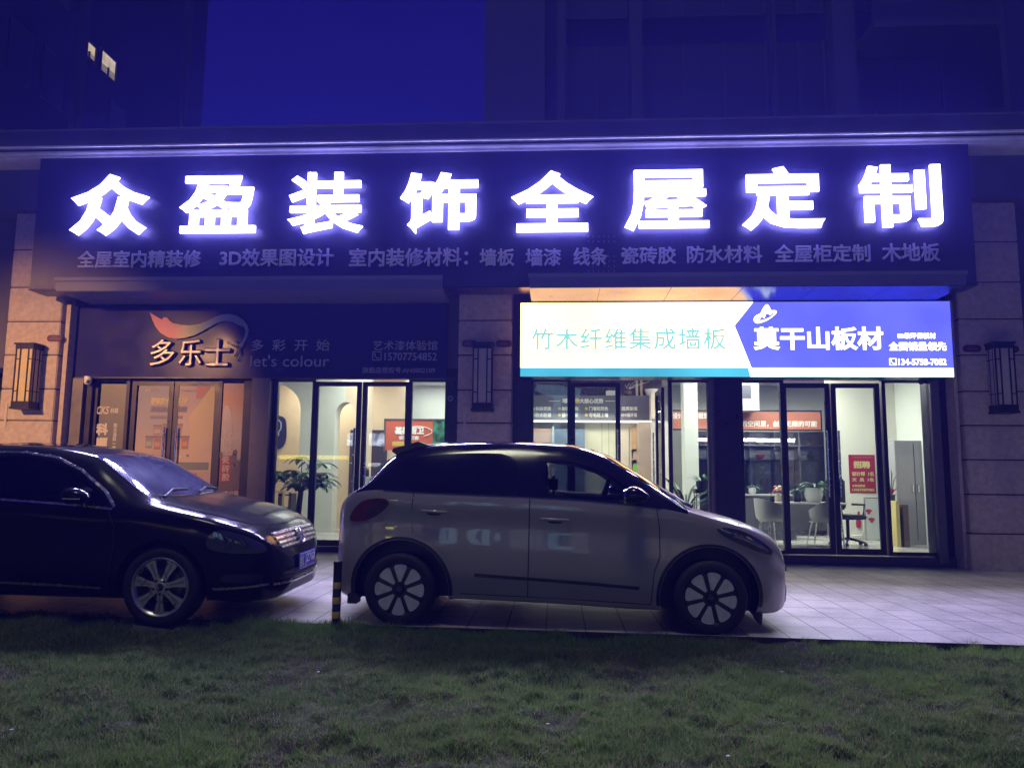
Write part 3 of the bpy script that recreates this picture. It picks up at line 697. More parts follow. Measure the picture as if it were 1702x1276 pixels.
class Car:
    NSEG = 6
    def __init__(s, root, T, paint, arches, arch_r, y_in, dark=None, dark_range=None, holes=(), crease=0.):
        s.root = root; f = {k: pchip(v) for k, v in T.items()}; s.f = f
        xa, xb = T['zt'][0][0], T['zt'][-1][0]
        e0 = xa + .35 * (1 - np.cos(np.linspace(0, np.pi / 2, 14))); e1 = xb - .35 * (1 - np.cos(np.linspace(np.pi / 2, 0, 14)))
        xs = np.concatenate([e0, np.linspace(xa + .35, xb - .35, 86)[1:-1], e1])
        rings = []
        for x in xs:
            zb, zs, zt, w, wr, dr = (float(f[k](x)) for k in ('zb', 'zs', 'zt', 'w', 'wr', 'dr'))
            h = zs - zb
            P = [(0, zb), (w * .80, zb), (w * .955, zb + .10 * h + .015), (w * .995, zb + .42 * h), (w * (1.0 - crease), zb + .72 * h), (w * .975, zs), (wr, zt - dr), (wr * .62, zt - dr * .22), (0, zt)]
            half = catmull(P, s.NSEG); rings.append(half)
        m = len(rings[0]); s.col_belt = 5 * s.NSEG; s.col_rail = 6 * s.NSEG
        n = 2 * m - 2; V = []; F = []; FM = []
        for x, half in zip(xs, rings):
            pts = [(x, -p[0], p[1]) for p in half] + [(x, p[0], p[1]) for p in half[-2:0:-1]]
            V += pts
        for i in range(len(xs) - 1):
            for j in range(n):
                k = (j + 1) % n; F.append((i * n + j, i * n + k, (i + 1) * n + k, (i + 1) * n + j))
                c = min(j, n - 1 - j); mid = (xs[i] + xs[i + 1]) / 2
                mi = 0
                if dark_range and c >= s.col_belt and dark_range[0] < mid < dark_range[1]: mi = 2
                if c < 1 * s.NSEG: mi = 1
                FM.append(mi)
        for i in (0, len(xs) - 1): F.append(tuple(range(i * n, i * n + n))); FM.append(0)
        me = bpy.data.meshes.new('body'); me.from_pydata(V, [], F)
        s.bvh = BVHTree.FromPolygons([Vector(v) for v in V], F)
        for mm in (paint, BLACKP, dark or paint): me.materials.append(mm)
        me.polygons.foreach_set('material_index', FM)
        bm = bmesh.new(); bm.from_mesh(me); bmesh.ops.recalc_face_normals(bm, faces=bm.faces[:]); bm.to_mesh(me); bm.free()
        o = link('body', me, None)
        cut = MB()
        for ax, az in arches:
            for sd in (-1, 1):
                pts = [(ax + arch_r * math.cos(t), az + arch_r * math.sin(t)) for t in np.linspace(0, 2 * math.pi, 49)[:-1]]
                cut.prism(pts, sd * y_in, sd * 1.3, BLACKP)
        for hole in holes: cut.prism(hole, -1.3, 1.3, BLACKP)
        c = cut.build('cutter'); c.data.materials.clear()
        for mm in (paint, BLACKP): c.data.materials.append(mm)
        c.data.polygons.foreach_set('material_index', [1] * len(c.data.polygons))
        md = o.modifiers.new('cut', 'BOOLEAN'); md.object = c; md.operation = 'DIFFERENCE'; md.solver = 'EXACT'; md.use_self = True
        dg = bpy.context.evaluated_depsgraph_get(); me2 = bpy.data.meshes.new_from_object(o.evaluated_get(dg))
        o.modifiers.clear(); o.data = me2; bpy.data.objects.remove(c)
        me2.polygons.foreach_set('use_smooth', [True] * len(me2.polygons)); me2.set_sharp_from_angle(angle=math.radians(38))
        me2.name = 'body'; o.parent = root; s.body = o
    def proj(s, name, poly, org, u, v, d, m, off=.004, parent=None, grid=.035, rim=True):
        """a panel that lies on the body: polygon in the frame (org, u, v) thrown along d"""
        u, v, d, org = Vector(u), Vector(v), Vector(d).normalized(), Vector(org)
        pts = [Vector(p) for p in poly]; L = []
        for i in range(len(pts)):
            p, q = pts[i], pts[(i + 1) % len(pts)]; k = max(1, int((q - p).length / grid))
            L += [p.lerp(q, j / k) for j in range(k)]
        nb = len(L); xs = [p.x for p in L]; ys = [p.y for p in L]
        def inside(a_, b_):
            c = False
            for i in range(nb):
                p, q = L[i], L[i - 1]
                if (p.y > b_) != (q.y > b_) and a_ < (q.x - p.x) * (b_ - p.y) / (q.y - p.y) + p.x: c = not c
            return c
        for gx in np.arange(min(xs) + grid / 2, max(xs), grid):
            for gy in np.arange(min(ys) + grid / 2, max(ys), grid):
                if inside(gx, gy) and min((Vector((gx, gy)) - q).length for q in L[:nb]) > grid * .4: L.append(Vector((gx, gy)))
        vv, ee, ff, *_ = delaunay_2d_cdt(L, [], [list(range(nb))], 1, 1e-5)
        V = []; ok = []
        for p in vv:
            o = org + u * p.x + v * p.y; h, nrm, _, _ = s.bvh.ray_cast(o, d)
            if h is None:
                h, nrm, _, _ = s.bvh.find_nearest(o + d * .9)
            if nrm.dot(d) > 0: nrm = -nrm
            V.append(h + nrm * off)
        me = bpy.data.meshes.new(name); me.from_pydata([tuple(p) for p in V], [], [tuple(f) for f in ff]); me.materials.append(m)
        bm = bmesh.new(); bm.from_mesh(me)
        for f_ in bm.faces:
            f_.normal_update()
            if f_.normal.dot(d) > 0: f_.normal_flip()
        if rim:   # turn the edge back into the body so that the panel has thickness
            be = [e for e in bm.edges if e.is_boundary]
            if be:
                r = bmesh.ops.extrude_edge_only(bm, edges=be)
                for q in r['geom']:
                    if isinstance(q, bmesh.types.BMVert): q.co += d * (off + .012)
        bm.to_mesh(me); bm.free()
        me.polygons.foreach_set('use_smooth', [True] * len(me.polygons)); me.set_sharp_from_angle(angle=math.radians(40)); me.update()
        return link(name, me, parent or s.root)
    def side(s, name, poly, m, off=.004, sd=-1, parent=None, grid=.035, **k):
        return s.proj(name, poly, (0, sd * 2, 0), (1, 0, 0), (0, 0, 1), (0, -sd, 0), m, off, parent, grid, **k)
    def surf(s, x, z, sd=-1):
        h = s.bvh.ray_cast(Vector((x, sd * 2, z)), Vector((0, -sd, 0)))[0]
        return h if h is not None else Vector((x, sd * .8, z))
    def strip(s, name, pts, wd, m, off, sd=-1, parent=None, **k):
        """a line drawn on the flank, widened to a ribbon"""
        L, R = [], []
        for i, p in enumerate(pts):
            q0, q1 = pts[max(0, i - 1)], pts[min(len(pts) - 1, i + 1)]; dx, dz = q1[0] - q0[0], q1[1] - q0[1]; l = math.hypot(dx, dz)
            L.append((p[0] - dz / l * wd / 2, p[1] + dx / l * wd / 2)); R.append((p[0] + dz / l * wd / 2, p[1] - dx / l * wd / 2))
        return s.side(name, L + R[::-1], m, off, sd, parent, **k)

def tyre(R, wd, rim, parent):
    b = MB(); h = wd / 2
    b.lathe([(rim, -h * .8), (rim + .012, -h * .95), ((R + rim) / 2, -h), (R - .022, -h * .93), (R - .004, -h * .72), (R, -h * .3), (R, h * .3), (R - .004, h * .72), (R - .022, h * .93), (rim, h * .8)], RUBBER, 64, 'y')
    return b.build('tyre', parent, True)

# ------------------------------------------------------------------ white hatchback
PEARL = mat('cream_paint', (.36, .315, .265), .32, 0, noise=(1.2, .04), coat=.8)
GLOSSB = mat('gloss_black', (.010, .010, .016), .12, 0, noise=(2, .2))
SEAM = mat('seam_black', (.01, .01, .012), .8)
TINT = glass('car_glass', (.35, .38, .42), 1.0); PRIV = mat('privacy_glass', (.008, .008, .012), .07, 0, noise=(2, .2))
wx = -1.305; wz = gz(wx, 6.5) - .012
wc = thing('parked_car', 'cream white hatchback with black roof parked in front of the shops', 'car', (wx, 7.30, wz + .0054 * .8), (.0054, .0097, 0))
T = dict(
 zb=[(-.69, .36), (-.66, .28), (-.58, .22), (-.45, .19), (.4, .215), (1.2, .20), (2.1, .17), (2.9, .16), (3.1, .15), (3.22, .18), (3.30, .27)],
 zt=[(-.69, .64), (-.67, .80), (-.63, .95), (-.55, 1.045), (-.42, 1.125), (-.30, 1.275), (-.2, 1.395), (-.08, 1.475), (.1, 1.53), (.36, 1.557), (.87, 1.571), (1.33, 1.558), (1.5, 1.535), (1.72, 1.465), (1.94, 1.345), (2.22, 1.165), (2.40, 1.035), (2.6, .975), (2.82, .922), (3.03, .845), (3.16, .765), (3.25, .65), (3.30, .52)],
 zs=[(-.69, .60), (-.65, .86), (-.55, 1.0), (-.42, 1.085), (-.2, 1.112), (.16, 1.098), (1, 1.082), (1.475, 1.064), (1.85, 1.037), (2.2, 1.0), (2.42, .955), (2.6, .90), (2.82, .835), (3.03, .74), (3.16, .65), (3.25, .56), (3.30, .47)],
 w=[(-.69, .25), (-.66, .37), (-.60, .56), (-.54, .67), (-.45, .745), (-.3, .80), (0, .845), (1.2, .854), (2.4, .85), (2.7, .835), (2.9, .79), (3.05, .715), (3.17, .60), (3.25, .45), (3.30, .25)],
 wr=[(-.69, .20), (-.6, .46), (-.42, .66), (-.2, .60), (.1, .59), (1.3, .59), (1.7, .61), (2.1, .675), (2.35, .74), (2.6, .74), (2.85, .70), (3.05, .61), (3.17, .49), (3.25, .36), (3.30, .2)],
 dr=[(-.69, .02), (-.42, .03), (-.1, .07), (.3, .085), (1.4, .085), (1.9, .08), (2.3, .05), (2.6, .04), (3.3, .03)])
fwin = chaikin([(1.17, 1.395), (1.45, 1.375), (1.72, 1.29), (1.99, 1.105), (2.02, 1.06), (1.84, 1.068), (1.20, 1.095)], 2)
fwin_hole = [(1.19, 1.385), (1.45, 1.36), (1.71, 1.275), (1.95, 1.105), (1.93, 1.075), (1.84, 1.08), (1.22, 1.107)]
car = Car(wc, T, PEARL, ((0, .30), (2.545, .30)), .405, .5, GLOSSB, (-.42, 2.37), [fwin_hole], crease=.022)
for sd in (-1, 1):
    # doors with handles and windows
    d1 = [(.10, 1.072), (.55, 1.070), (1.063, 1.064), (1.055, .27), (.50, .285), (.475, .42), (.40, .58), (.26, .70), (.10, .765), (.075, .92)]
    d2 = [(1.077, 1.064), (1.5, 1.044), (1.85, 1.018), (2.10, .992), (2.125, .90), (2.13, .62), (2.085, .50), (2.06, .24), (1.069, .27)]
    for dd, hx, hz, L in ((d1, .27, .945, .22), (d2, 1.28, .90, .24)):
        car.side('door_gap', [(x + (.007 if x > (dd[0][0] + dd[2][0]) / 2 else -.007), z + (.003 if z > .8 else -.007)) for x, z in dd], SEAM, .0015, sd, rim=False) if False else None
        d = car.side('door', dd, PEARL, .004, sd, grid=.05)
        hp = car.surf(hx, hz, sd); y = hp.y + sd * .030
        b = MB(); b.tube([(hx - L / 2, hp.y + sd * .006, hz + .004), (hx - L * .42, y - sd * .004, hz + .003), (hx, y, hz), (hx + L * .42, y - sd * .004, hz - .003), (hx + L / 2, hp.y + sd * .006, hz - .004)], [.008, .013, .014, .013, .008], PEARL, 10)
        b.build('handle', d, True)
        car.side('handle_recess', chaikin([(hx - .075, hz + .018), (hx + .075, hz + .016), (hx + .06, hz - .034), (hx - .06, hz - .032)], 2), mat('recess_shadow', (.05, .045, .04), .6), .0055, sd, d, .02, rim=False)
    for pts in ([(.092, 1.09), (.080, .95), (.088, .84), (.098, .765)], [(1.068, 1.07), (1.066, .6), (1.062, .262)], [(2.112, 1.0), (2.135, .85), (2.138, .62), (2.09, .5), (2.065, .225)], [(.50, .278), (.8, .272), (1.3, .262), (2.06, .233)]):
        car.strip('seam', pts, .007, SEAM, .003, sd, grid=.05, rim=False)
    car.side('window', fwin, TINT, .006, sd, grid=.05, rim=False)
    car.side('window', chaikin([(-.02, 1.36), (.2, 1.415), (.55, 1.44), (.96, 1.435), (.97, 1.112), (.3, 1.122), (-.05, 1.135)], 2), PRIV, .005, sd, grid=.05)
    car.strip('window_trim', [(-.18, 1.116), (.16, 1.102), (1, 1.086), (1.475, 1.068), (1.85, 1.041), (2.15, 1.008)], .012, mat('trim_dark', (.05, .05, .055), .25, .8), .006, sd)
    car.strip('side_moulding', [(.62, .437), (1.1, .415), (1.55, .393), (1.97, .365)], .026, mat('moulding', (.09, .09, .10), .25, .7), .012, sd)
    # black arch lining and sill
    for ax in (0, 2.545):
        o_ = [(ax + .437 * math.cos(t), .30 + .430 * math.sin(t)) for t in np.linspace(-.18, math.pi + .18, 40)]
        i_ = [(ax + .408 * math.cos(t), .30 + .408 * math.sin(t)) for t in np.linspace(math.pi + .18, -.18, 40)]
        car.side('arch_trim', o_ + i_, BLACKP, .005, sd, grid=.06)
    # lamps
    tl = car.proj('tail_light', chaikin([(-.475, .845), (-.46, .905), (-.40, .985), (-.32, 1.03), (-.20, 1.045), (-.125, 1.035), (-.11, .995), (-.17, .93), (-.28, .865), (-.37, .84)], 2), (0, sd * 2, 0), (1, 0, 0), (0, 0, 1), (0, -sd, 0), mat('tail_red', (.14, .008, .012), .08, 0, coat=1, noise=(5, .2)), .007)
    car.side('tail_reflector', chaikin([(-.33, .90), (-.27, .985), (-.17, 1.02), (-.13, 1.005), (-.19, .93), (-.26, .885)], 2), mat('tail_dark', (.04, .004, .008), .06, 0, coat=1), .0085, sd, tl, rim=False)
    hl = car.side('headlight', chaikin([(2.58, .853), (2.66, .868), (2.80, .845), (2.95, .775), (3.07, .69), (3.085, .655), (3.04, .640), (2.93, .675), (2.80, .725), (2.67, .785)], 2), mat('lamp_lens', (.06, .06, .08), .06, .2, coat=1), .006, sd, grid=.025)
    car.strip('lamp_strip', [(2.74, .80), (2.86, .76), (2.98, .70)], .018, mat('lamp_silver', (.5, .5, .58), .15, .9), .009, sd, hl, rim=False)
    car.strip('lamp_strip', [(2.84, .795), (2.95, .735), (3.03, .675)], .012, MATS['lamp_silver'], .009, sd, hl, rim=False)
    car.side('reflector', chaikin([(-.60, .44), (-.48, .43), (-.48, .46), (-.60, .48)], 1), MATS['tail_red'], .005, sd) if False else None
    # mirror on its stalk
    mp = car.surf(1.98, 1.06, sd); mr = MB(); bm = bmesh.new(); bmesh.ops.create_uvsphere(bm, u_segments=24, v_segments=16, radius=1)
    for q in bm.verts:
        x, y, z = q.co; q.co = Vector((.115 * x * (1 - .12 * z), .085 * y, .068 * z * (1 - .25 * x) + .012 * (1 - x * x)))
    mr.bm(bm, GLOSSB); mo = mr.build('mirror', wc, True, auto=60); mo.location = (1.93, mp.y + sd * .13, 1.105)
    b = MB(); b.tube([(.03, -sd * .16, -.045), (.03, -sd * .03, -.03)], .03, GLOSSB, 10); b.build('mirror_arm', mo, True)
    b = MB(); b.lathe([(0, -.10), (.05, -.098), (.06, -.08)], CHROME, 20, 'x'); b.build('mirror_glass', mo, True)
# rear spoiler, windscreen, rear screen, bumper details
b = MB(); pts = []
b.prism([(-.175, 1.445), (-.165, 1.472), (.06, 1.538), (.16, 1.50), (.0, 1.44), (-.11, 1.40)], -.52, .52, GLOSSB); sp = b.build('spoiler', wc, True, auto=30)
car.proj('windscreen', [(1.62, -.57), (1.60, 0), (1.62, .57), (2.28, .69), (2.37, .3), (2.39, 0), (2.37, -.3), (2.28, -.69)], (0, 0, 3), (1, 0, 0), (0, 1, 0), (0, 0, -1), PRIV, .006, None, .06)
car.proj('rear_screen', [(-.40, -.56), (-.41, 0), (-.40, .56), (-.20, .52), (-.20, -.52)], (0, 0, 3), (1, 0, 0), (0, 1, 0), (0, 0, -1), PRIV, .006, None, .06)
b = MB(); b.tube([(2.40, -.55, 1.045), (2.33, -.35, 1.10), (2.25, -.02, 1.165)], .009, BLACKP, 6); b.tube([(2.44, -.6, 1.02), (2.40, -.55, 1.045)], .018, BLACKP, 8); b.build('wiper', wc)
car.proj('front_grille', rrect(-.42, .22, .42, .36, .05), (5, 0, 0), (0, 1, 0), (0, 0, 1), (-1, 0, 0), BLACKP, .006)
car.proj('plate_holder', rrect(-.25, .46, .25, .60, .02), (5, 0, 0), (0, 1, 0), (0, 0, 1), (-1, 0, 0), BLACKP, .02)
b = MB(); b.prism([(2.91, .17), (2.985, .17), (2.975, .075)], -.72, -.58, BLACKP); b.build('air_flap', wc)
b = MB(); b.box(-.46, -.74, .16, -.38, -.60, .24, BLACKP); b.build('mud_flap', wc)
# cabin: seats, wheel
UPH = mat('upholstery', (.05, .05, .06), .8, 0, noise=(30, .2))
for sd in (-1, 1):
    b = MB(); b.bbox(1.22, sd * .36 - .10, 1.10, 1.30, sd * .36 + .10, 1.26, UPH, .03); b.build('headrest', wc, True)
b = MB(); n = 28; ring = [(1.70 + .05 * math.sin(t), -.36 + .17 * math.cos(t), 1.06 + .165 * math.sin(t)) for t in np.linspace(0, 2 * math.pi, n + 1)]
b.tube(ring, .015, UPH, 8, False); b.build('steering_wheel', wc, True)
# wheels with eight pale petals
PETAL = mat('petal_cover', (.64, .63, .55), .4, 0, noise=(14, .14))
def petal_wheel(x, sd):
    e = bpy.data.objects.new('wheel', None); C.objects.link(e); e.parent = wc; e.location = (x, sd * .755, .30); e.rotation_euler = (0, .12 + x * .05, 0 if sd < 0 else math.pi)
    tyre(.30, .185, .205, e)
    b = MB(); b.lathe([(0, -.072), (.05, -.076), (.20, -.066), (.212, -.08), (.215, -.06), (.20, .05)], BLACKP, 40, 'y'); b.build('rim', e, True)
    for k in range(8):
        t = k * math.pi / 4 + .1; P = []
        for (r, h) in ((.065, .010), (.12, .030), (.175, .052), (.193, .050), (.203, .030), (.206, 0), (.203, -.030), (.193, -.050), (.175, -.052), (.12, -.030), (.065, -.010)):
            P.append((r * math.cos(t) - h * math.sin(t), r * math.sin(t) + h * math.cos(t)))
        b = MB(); b.prism(P, -.088, -.066, PETAL); b.build('petal', e)
    b = MB(); b.lathe([(0, -.098), (.03, -.096), (.042, -.08), (.042, -.06)], GLOSSB, 20, 'y'); b.build('hub_cap', e, True)
    b = MB(); b.tube([(-.014, -.0995, .012), (0, -.0995, -.006), (.014, -.0995, .012)], .003, CHROME, 6); b.build('emblem', e)
for x in (0, 2.545):
    for sd in (-1, 1): petal_wheel(x, sd)

# ------------------------------------------------------------------ black saloon
def dusty(name, col, rough, dust, **k):
    """paint with dust lying on its upward faces"""
    m = mat(name, col, rough, **k); t = m.node_tree; b = t.nodes['Principled BSDF']
    g = t.nodes.new('ShaderNodeNewGeometry'); sp = t.nodes.new('ShaderNodeSeparateXYZ'); t.links.new(g.outputs['Normal'], sp.inputs[0])
    r = t.nodes.new('ShaderNodeMapRange'); r.interpolation_type = 'SMOOTHSTEP'; r.inputs[1].default_value = .45; r.inputs[2].default_value = .98; r.inputs[3].default_value = 0; r.inputs[4].default_value = 1
    t.links.new(sp.outputs[2], r.inputs[0]); tc = t.nodes.new('ShaderNodeTexCoord'); n = t.nodes.new('ShaderNodeTexNoise'); n.inputs['Scale'].default_value = 4; n.inputs['Detail'].default_value = 8
    t.links.new(tc.outputs['Object'], n.inputs['Vector']); r2 = t.nodes.new('ShaderNodeMapRange'); r2.inputs[1].default_value = .25; r2.inputs[2].default_value = .7; r2.inputs[3].default_value = .35; r2.inputs[4].default_value = 1
    t.links.new(n.outputs['Fac'], r2.inputs[0]); mu = t.nodes.new('ShaderNodeMath'); mu.operation = 'MULTIPLY'; t.links.new(r.outputs[0], mu.inputs[0]); t.links.new(r2.outputs[0], mu.inputs[1])
    mx_ = t.nodes.new('ShaderNodeMixRGB'); mx_.inputs[1].default_value = (*col, 1); mx_.inputs[2].default_value = (*dust, 1); t.links.new(mu.outputs[0], mx_.inputs[0]); t.links.new(mx_.outputs[0], b.inputs['Base Color']); return m
NAVY = dusty('black_paint', (.006, .006, .011), .13, (.034, .033, .034), spec=.18)
sx = -3.21
def nx(x): return x if x < .3 else .3 + (x - .3) * .88
sc = thing('parked_car', 'dark saloon car with chrome grille bars parked at the left, cut by the frame edge', 'car', (sx, 7.10, -.008), (.025, .008, 0))
T = dict(
 zb=[(-3.80, .42), (-3.76, .33), (-3.6, .25), (-3.0, .21), (-2.6, .2), (-.4, .2), (.4, .2), (.7, .185), (.85, .185), (.93, .22), (.97, .32)],
 zt=[(-3.80, .62), (-3.77, .85), (-3.68, 1.02), (-3.5, 1.08), (-3.2, 1.10), (-2.95, 1.15), (-2.5, 1.345), (-2.1, 1.455), (-1.8, 1.482), (-1.4, 1.477), (-1.1, 1.45), (-.8, 1.385), (-.5, 1.225), (-.16, 1.03), (.05, .985), (.3, .935), (.55, .872), (.73, .805), (.82, .745), (.89, .665), (.945, .57), (.97, .50)],
 zs=[(-3.80, .58), (-3.7, .90), (-3.5, .99), (-3, 1.01), (-2, 1.01), (-1.4, 1.0), (-.84, .974), (-.44, .94), (-.25, .925), (.135, .87), (.5, .80), (.7, .735), (.82, .67), (.89, .60), (.945, .52), (.97, .46)],
 w=[(-3.80, .5), (-3.75, .66), (-3.6, .78), (-3.3, .86), (-2.8, .905), (-2, .91), (-.5, .91), (.2, .905), (.45, .885), (.62, .84), (.74, .77), (.82, .69), (.89, .57), (.945, .42), (.97, .28)],
 wr=[(-3.80, .42), (-3.6, .68), (-3.2, .72), (-2.9, .66), (-2.4, .60), (-2, .595), (-1.3, .60), (-.9, .62), (-.5, .68), (-.2, .74), (0, .77), (.3, .765), (.55, .72), (.7, .66), (.82, .58), (.89, .48), (.945, .36), (.97, .24)],
 dr=[(-3.8, .03), (-3, .04), (-2.4, .08), (-1.8, .09), (-1.2, .09), (-.6, .06), (-.2, .045), (.3, .04), (.8, .035), (.97, .02)])
T = {k: [(nx(x), y) for x, y in v] for k, v in T.items()}
swin = chaikin([(-1.72, 1.36), (-1.44, 1.362), (-1.127, 1.325), (-.86, 1.225), (-.59, 1.065), (-.45, .955), (-.84, .99), (-1.78, 1.015)], 2)
swin_hole = [(-1.66, 1.345), (-1.44, 1.345), (-1.15, 1.305), (-.90, 1.215), (-.66, 1.08), (-.80, 1.01), (-1.70, 1.035)]
car = Car(sc, T, NAVY, ((0, .33), (-2.81, .33)), .375, .55, None, None, [swin_hole], crease=0.)
CHR = mat('trim_chrome', (.55, .53, .55), .25, .9, noise=(20, .1))
for sd in (-1, 1):
    car.side('window', swin, TINT, .005, sd, grid=.05, rim=False)
    car.side('window', chaikin([(-1.86, 1.355), (-2.3, 1.30), (-2.75, 1.13), (-2.82, 1.06), (-2.7, 1.03), (-1.84, 1.03)], 2), PRIV, .005, sd, grid=.05)
    car.strip('window_trim', [(-2.85, 1.03), (-2.78, 1.14), (-2.35, 1.315), (-1.9, 1.385), (-1.44, 1.387), (-1.12, 1.348), (-.84, 1.245), (-.57, 1.083), (-.43, .955)], .016, CHR, .009, sd)
    car.strip('window_trim', [(-2.80, 1.02), (-2, 1.01), (-1.41, .998), (-.84, .97), (-.44, .937)], .015, CHR, .009, sd)
    car.strip('side_moulding', [(-2.35, .345), (-1.4, .333), (-.9, .322), (-.50, .308)], .018, CHR, .012, sd)
    d1 = [(-1.80, 1.0), (-1.4, .985), (-.84, .958), (-.50, .925), (-.42, .80), (-.42, .62), (-.45, .45), (-.48, .26), (-1.79, .26)]
    d = car.side('door', d1, NAVY, .004, sd, grid=.06)
    d2 = [(-1.815, 1.0), (-2.6, 1.005), (-2.68, .9), (-2.5, .74), (-2.40, .55), (-2.38, .26), (-1.81, .26)]
    e2 = car.side('door', d2, NAVY, .004, sd, grid=.06)
    for dd, hx in ((d, -1.58), (e2, -2.42)):
        hp = car.surf(hx, .87, sd); b = MB(); b.tube([(hx - .12, hp.y + sd * .004, .87), (hx - .09, hp.y + sd * .03, .87), (hx + .09, hp.y + sd * .03, .868), (hx + .12, hp.y + sd * .004, .867)], [.009, .013, .013, .009], NAVY, 10); b.build('handle', dd, True)
    car.strip('seam', [(-.47, .25), (-.435, .45), (-.405, .62), (-.405, .80), (-.47, .93)], .010, SEAM, .003, sd, rim=False)
    # headlight wraps the corner, so it is thrown on slantwise
    dg_ = Vector((-.62, -sd * .78, 0)); u_ = Vector((.78, -sd * .62, 0))
    def UV(P): return [(x * .78 - (-sd) * 0 + 0, z) for x, z in P]
    base = Vector((0, 0, 0)) - dg_ * 3
    # pixel-measured corners on the near flank turned into the slanted frame
    def slant(pts):
        out_ = []
        for x, z in pts:
            x = nx(x); yy = car.surf(min(x, .86), z, sd).y; out_.append((Vector((x, yy, 0)).dot(u_), z))
        return out_
    hl = car.proj('headlight', chaikin(slant([(.36, .70), (.42, .775), (.50, .785), (.64, .755), (.76, .70), (.83, .655), (.845, .60), (.80, .59), (.60, .60), (.44, .62), (.38, .65)]), 2), base, u_, (0, 0, 1), dg_, mat('saloon_lamp', (.05, .055, .075), .05, 0, coat=1), .006, None, .03)
    for x, z in ((.51, .69), (.62, .66)):
        hp = car.surf(x, z, sd); b = MB(); b.lathe([(.022, 0), (.04, -.006), (.046, 0)], mat('ring_grey', (.10, .10, .12), .35, .6), 20, 'y'); o = b.build('lamp_ring', hl, True); o.location = hp + Vector((.006, sd * .010, 0)); o.rotation_euler = (0, 0, -sd * -.5 if sd < 0 else math.pi - .5)
    fg = car.proj('fog_light', chaikin(slant([(.52, .36), (.50, .41), (.56, .435), (.78, .43), (.82, .41), (.80, .36)]), 2), base, u_, (0, 0, 1), dg_, mat('fog_lens', (.035, .035, .045), .15, .3), .005, None, .03)
    car.proj('bumper_trim', slant([(.44, .325), (.62, .33), (.80, .335), (.86, .335), (.86, .318), (.80, .318), (.62, .312), (.44, .31)]), base, u_, (0, 0, 1), dg_, CHR, .010, None, .03)
    mp = car.surf(-.68, 1.02, sd); mr = MB(); bm = bmesh.new(); bmesh.ops.create_uvsphere(bm, u_segments=24, v_segments=16, radius=1)
    for q in bm.verts:
        x, y, z = q.co; q.co = Vector((.125 * x, .085 * y, .065 * z * (1 - .2 * x) + .012 * (1 - x * x)))
    mr.bm(bm, NAVY); mo = mr.build('mirror', sc, True, auto=60); mo.location = (-.70, mp.y + sd * .14, 1.035)
    b = MB(); b.tube([(.02, -sd * .17, -.05), (.02, -sd * .04, -.03)], .028, NAVY, 10); b.build('mirror_arm', mo, True)
    b = MB(); b.box(-.05, sd * .078, -.012, .09, sd * .088, -.002, CHR); b.build('mirror_trim', mo)
TOPD = ((0, 0, 3), (1, 0, 0), (0, 1, 0), (0, 0, -1))
WSG = mat('windscreen_glass', (.085, .085, .145), .10, 0, coat=1, noise=(3, .3))
ws = car.proj('windscreen', [(-.87, -.55), (-.82, -.3), (-.80, 0), (-.82, .3), (-.87, .55), (-.30, .70), (-.19, .4), (-.15, 0), (-.19, -.4), (-.30, -.70)], *TOPD, WSG, .005, None, .06)
car.proj('rear_screen', [(-2.35, -.5), (-2.35, .5), (-2.95, .58), (-2.98, 0), (-2.95, -.58)], *TOPD, PRIV, .005, None, .06)
car.proj('sunroof', chaikin([(-1.75, -.42), (-1.15, -.42), (-1.15, .42), (-1.75, .42)], 1), *TOPD, PRIV, .004, None, .08)
car.proj('bonnet', [(-.22, -.72), (-.10, -.4), (-.06, 0), (-.10, .4), (-.22, .72), (.2, .735), (.46, .69), (.62, .60), (.685, .40), (.71, 0), (.685, -.40), (.62, -.60), (.46, -.69), (.2, -.735)], *TOPD, NAVY, .005, None, .06)
for y0, y1 in ((-.58, -.02), (.08, .62)):
    b = MB(); zz = [car.bvh.ray_cast(Vector((x, y, 3)), Vector((0, 0, -1)))[0].z + .016 for x, y in ((-.17, y0), (-.27, (y0 + y1) / 2), (-.24, y1))]
    b.tube([(-.17, y0, zz[0]), (-.24, (y0 + y1) / 2, zz[1] - .01), (-.24, y1, zz[2])], .010, BLACKP, 6); b.build('wiper', sc)
FR = ((5, 0, 0), (0, 1, 0), (0, 0, 1), (-1, 0, 0))
gr = car.proj('grille', [(-.52, .725), (-.3, .735), (0, .74), (.3, .735), (.52, .725), (.47, .615), (.3, .60), (0, .597), (-.3, .60), (-.47, .615)], *FR, mat('grille_black', (.01, .01, .012), .4), .004, None, .04)
for i in range(4):
    z = .722 - i * .036; hw = .505 - i * .012
    car.proj('grille_bar', [(-hw, z + .006), (-.3, z + .010), (0, z + .013), (.3, z + .010), (hw, z + .006), (hw, z - .009), (.3, z - .007), (0, z - .005), (-.3, z - .007), (-hw, z - .009)], *FR, CHR, .013, gr, .05)
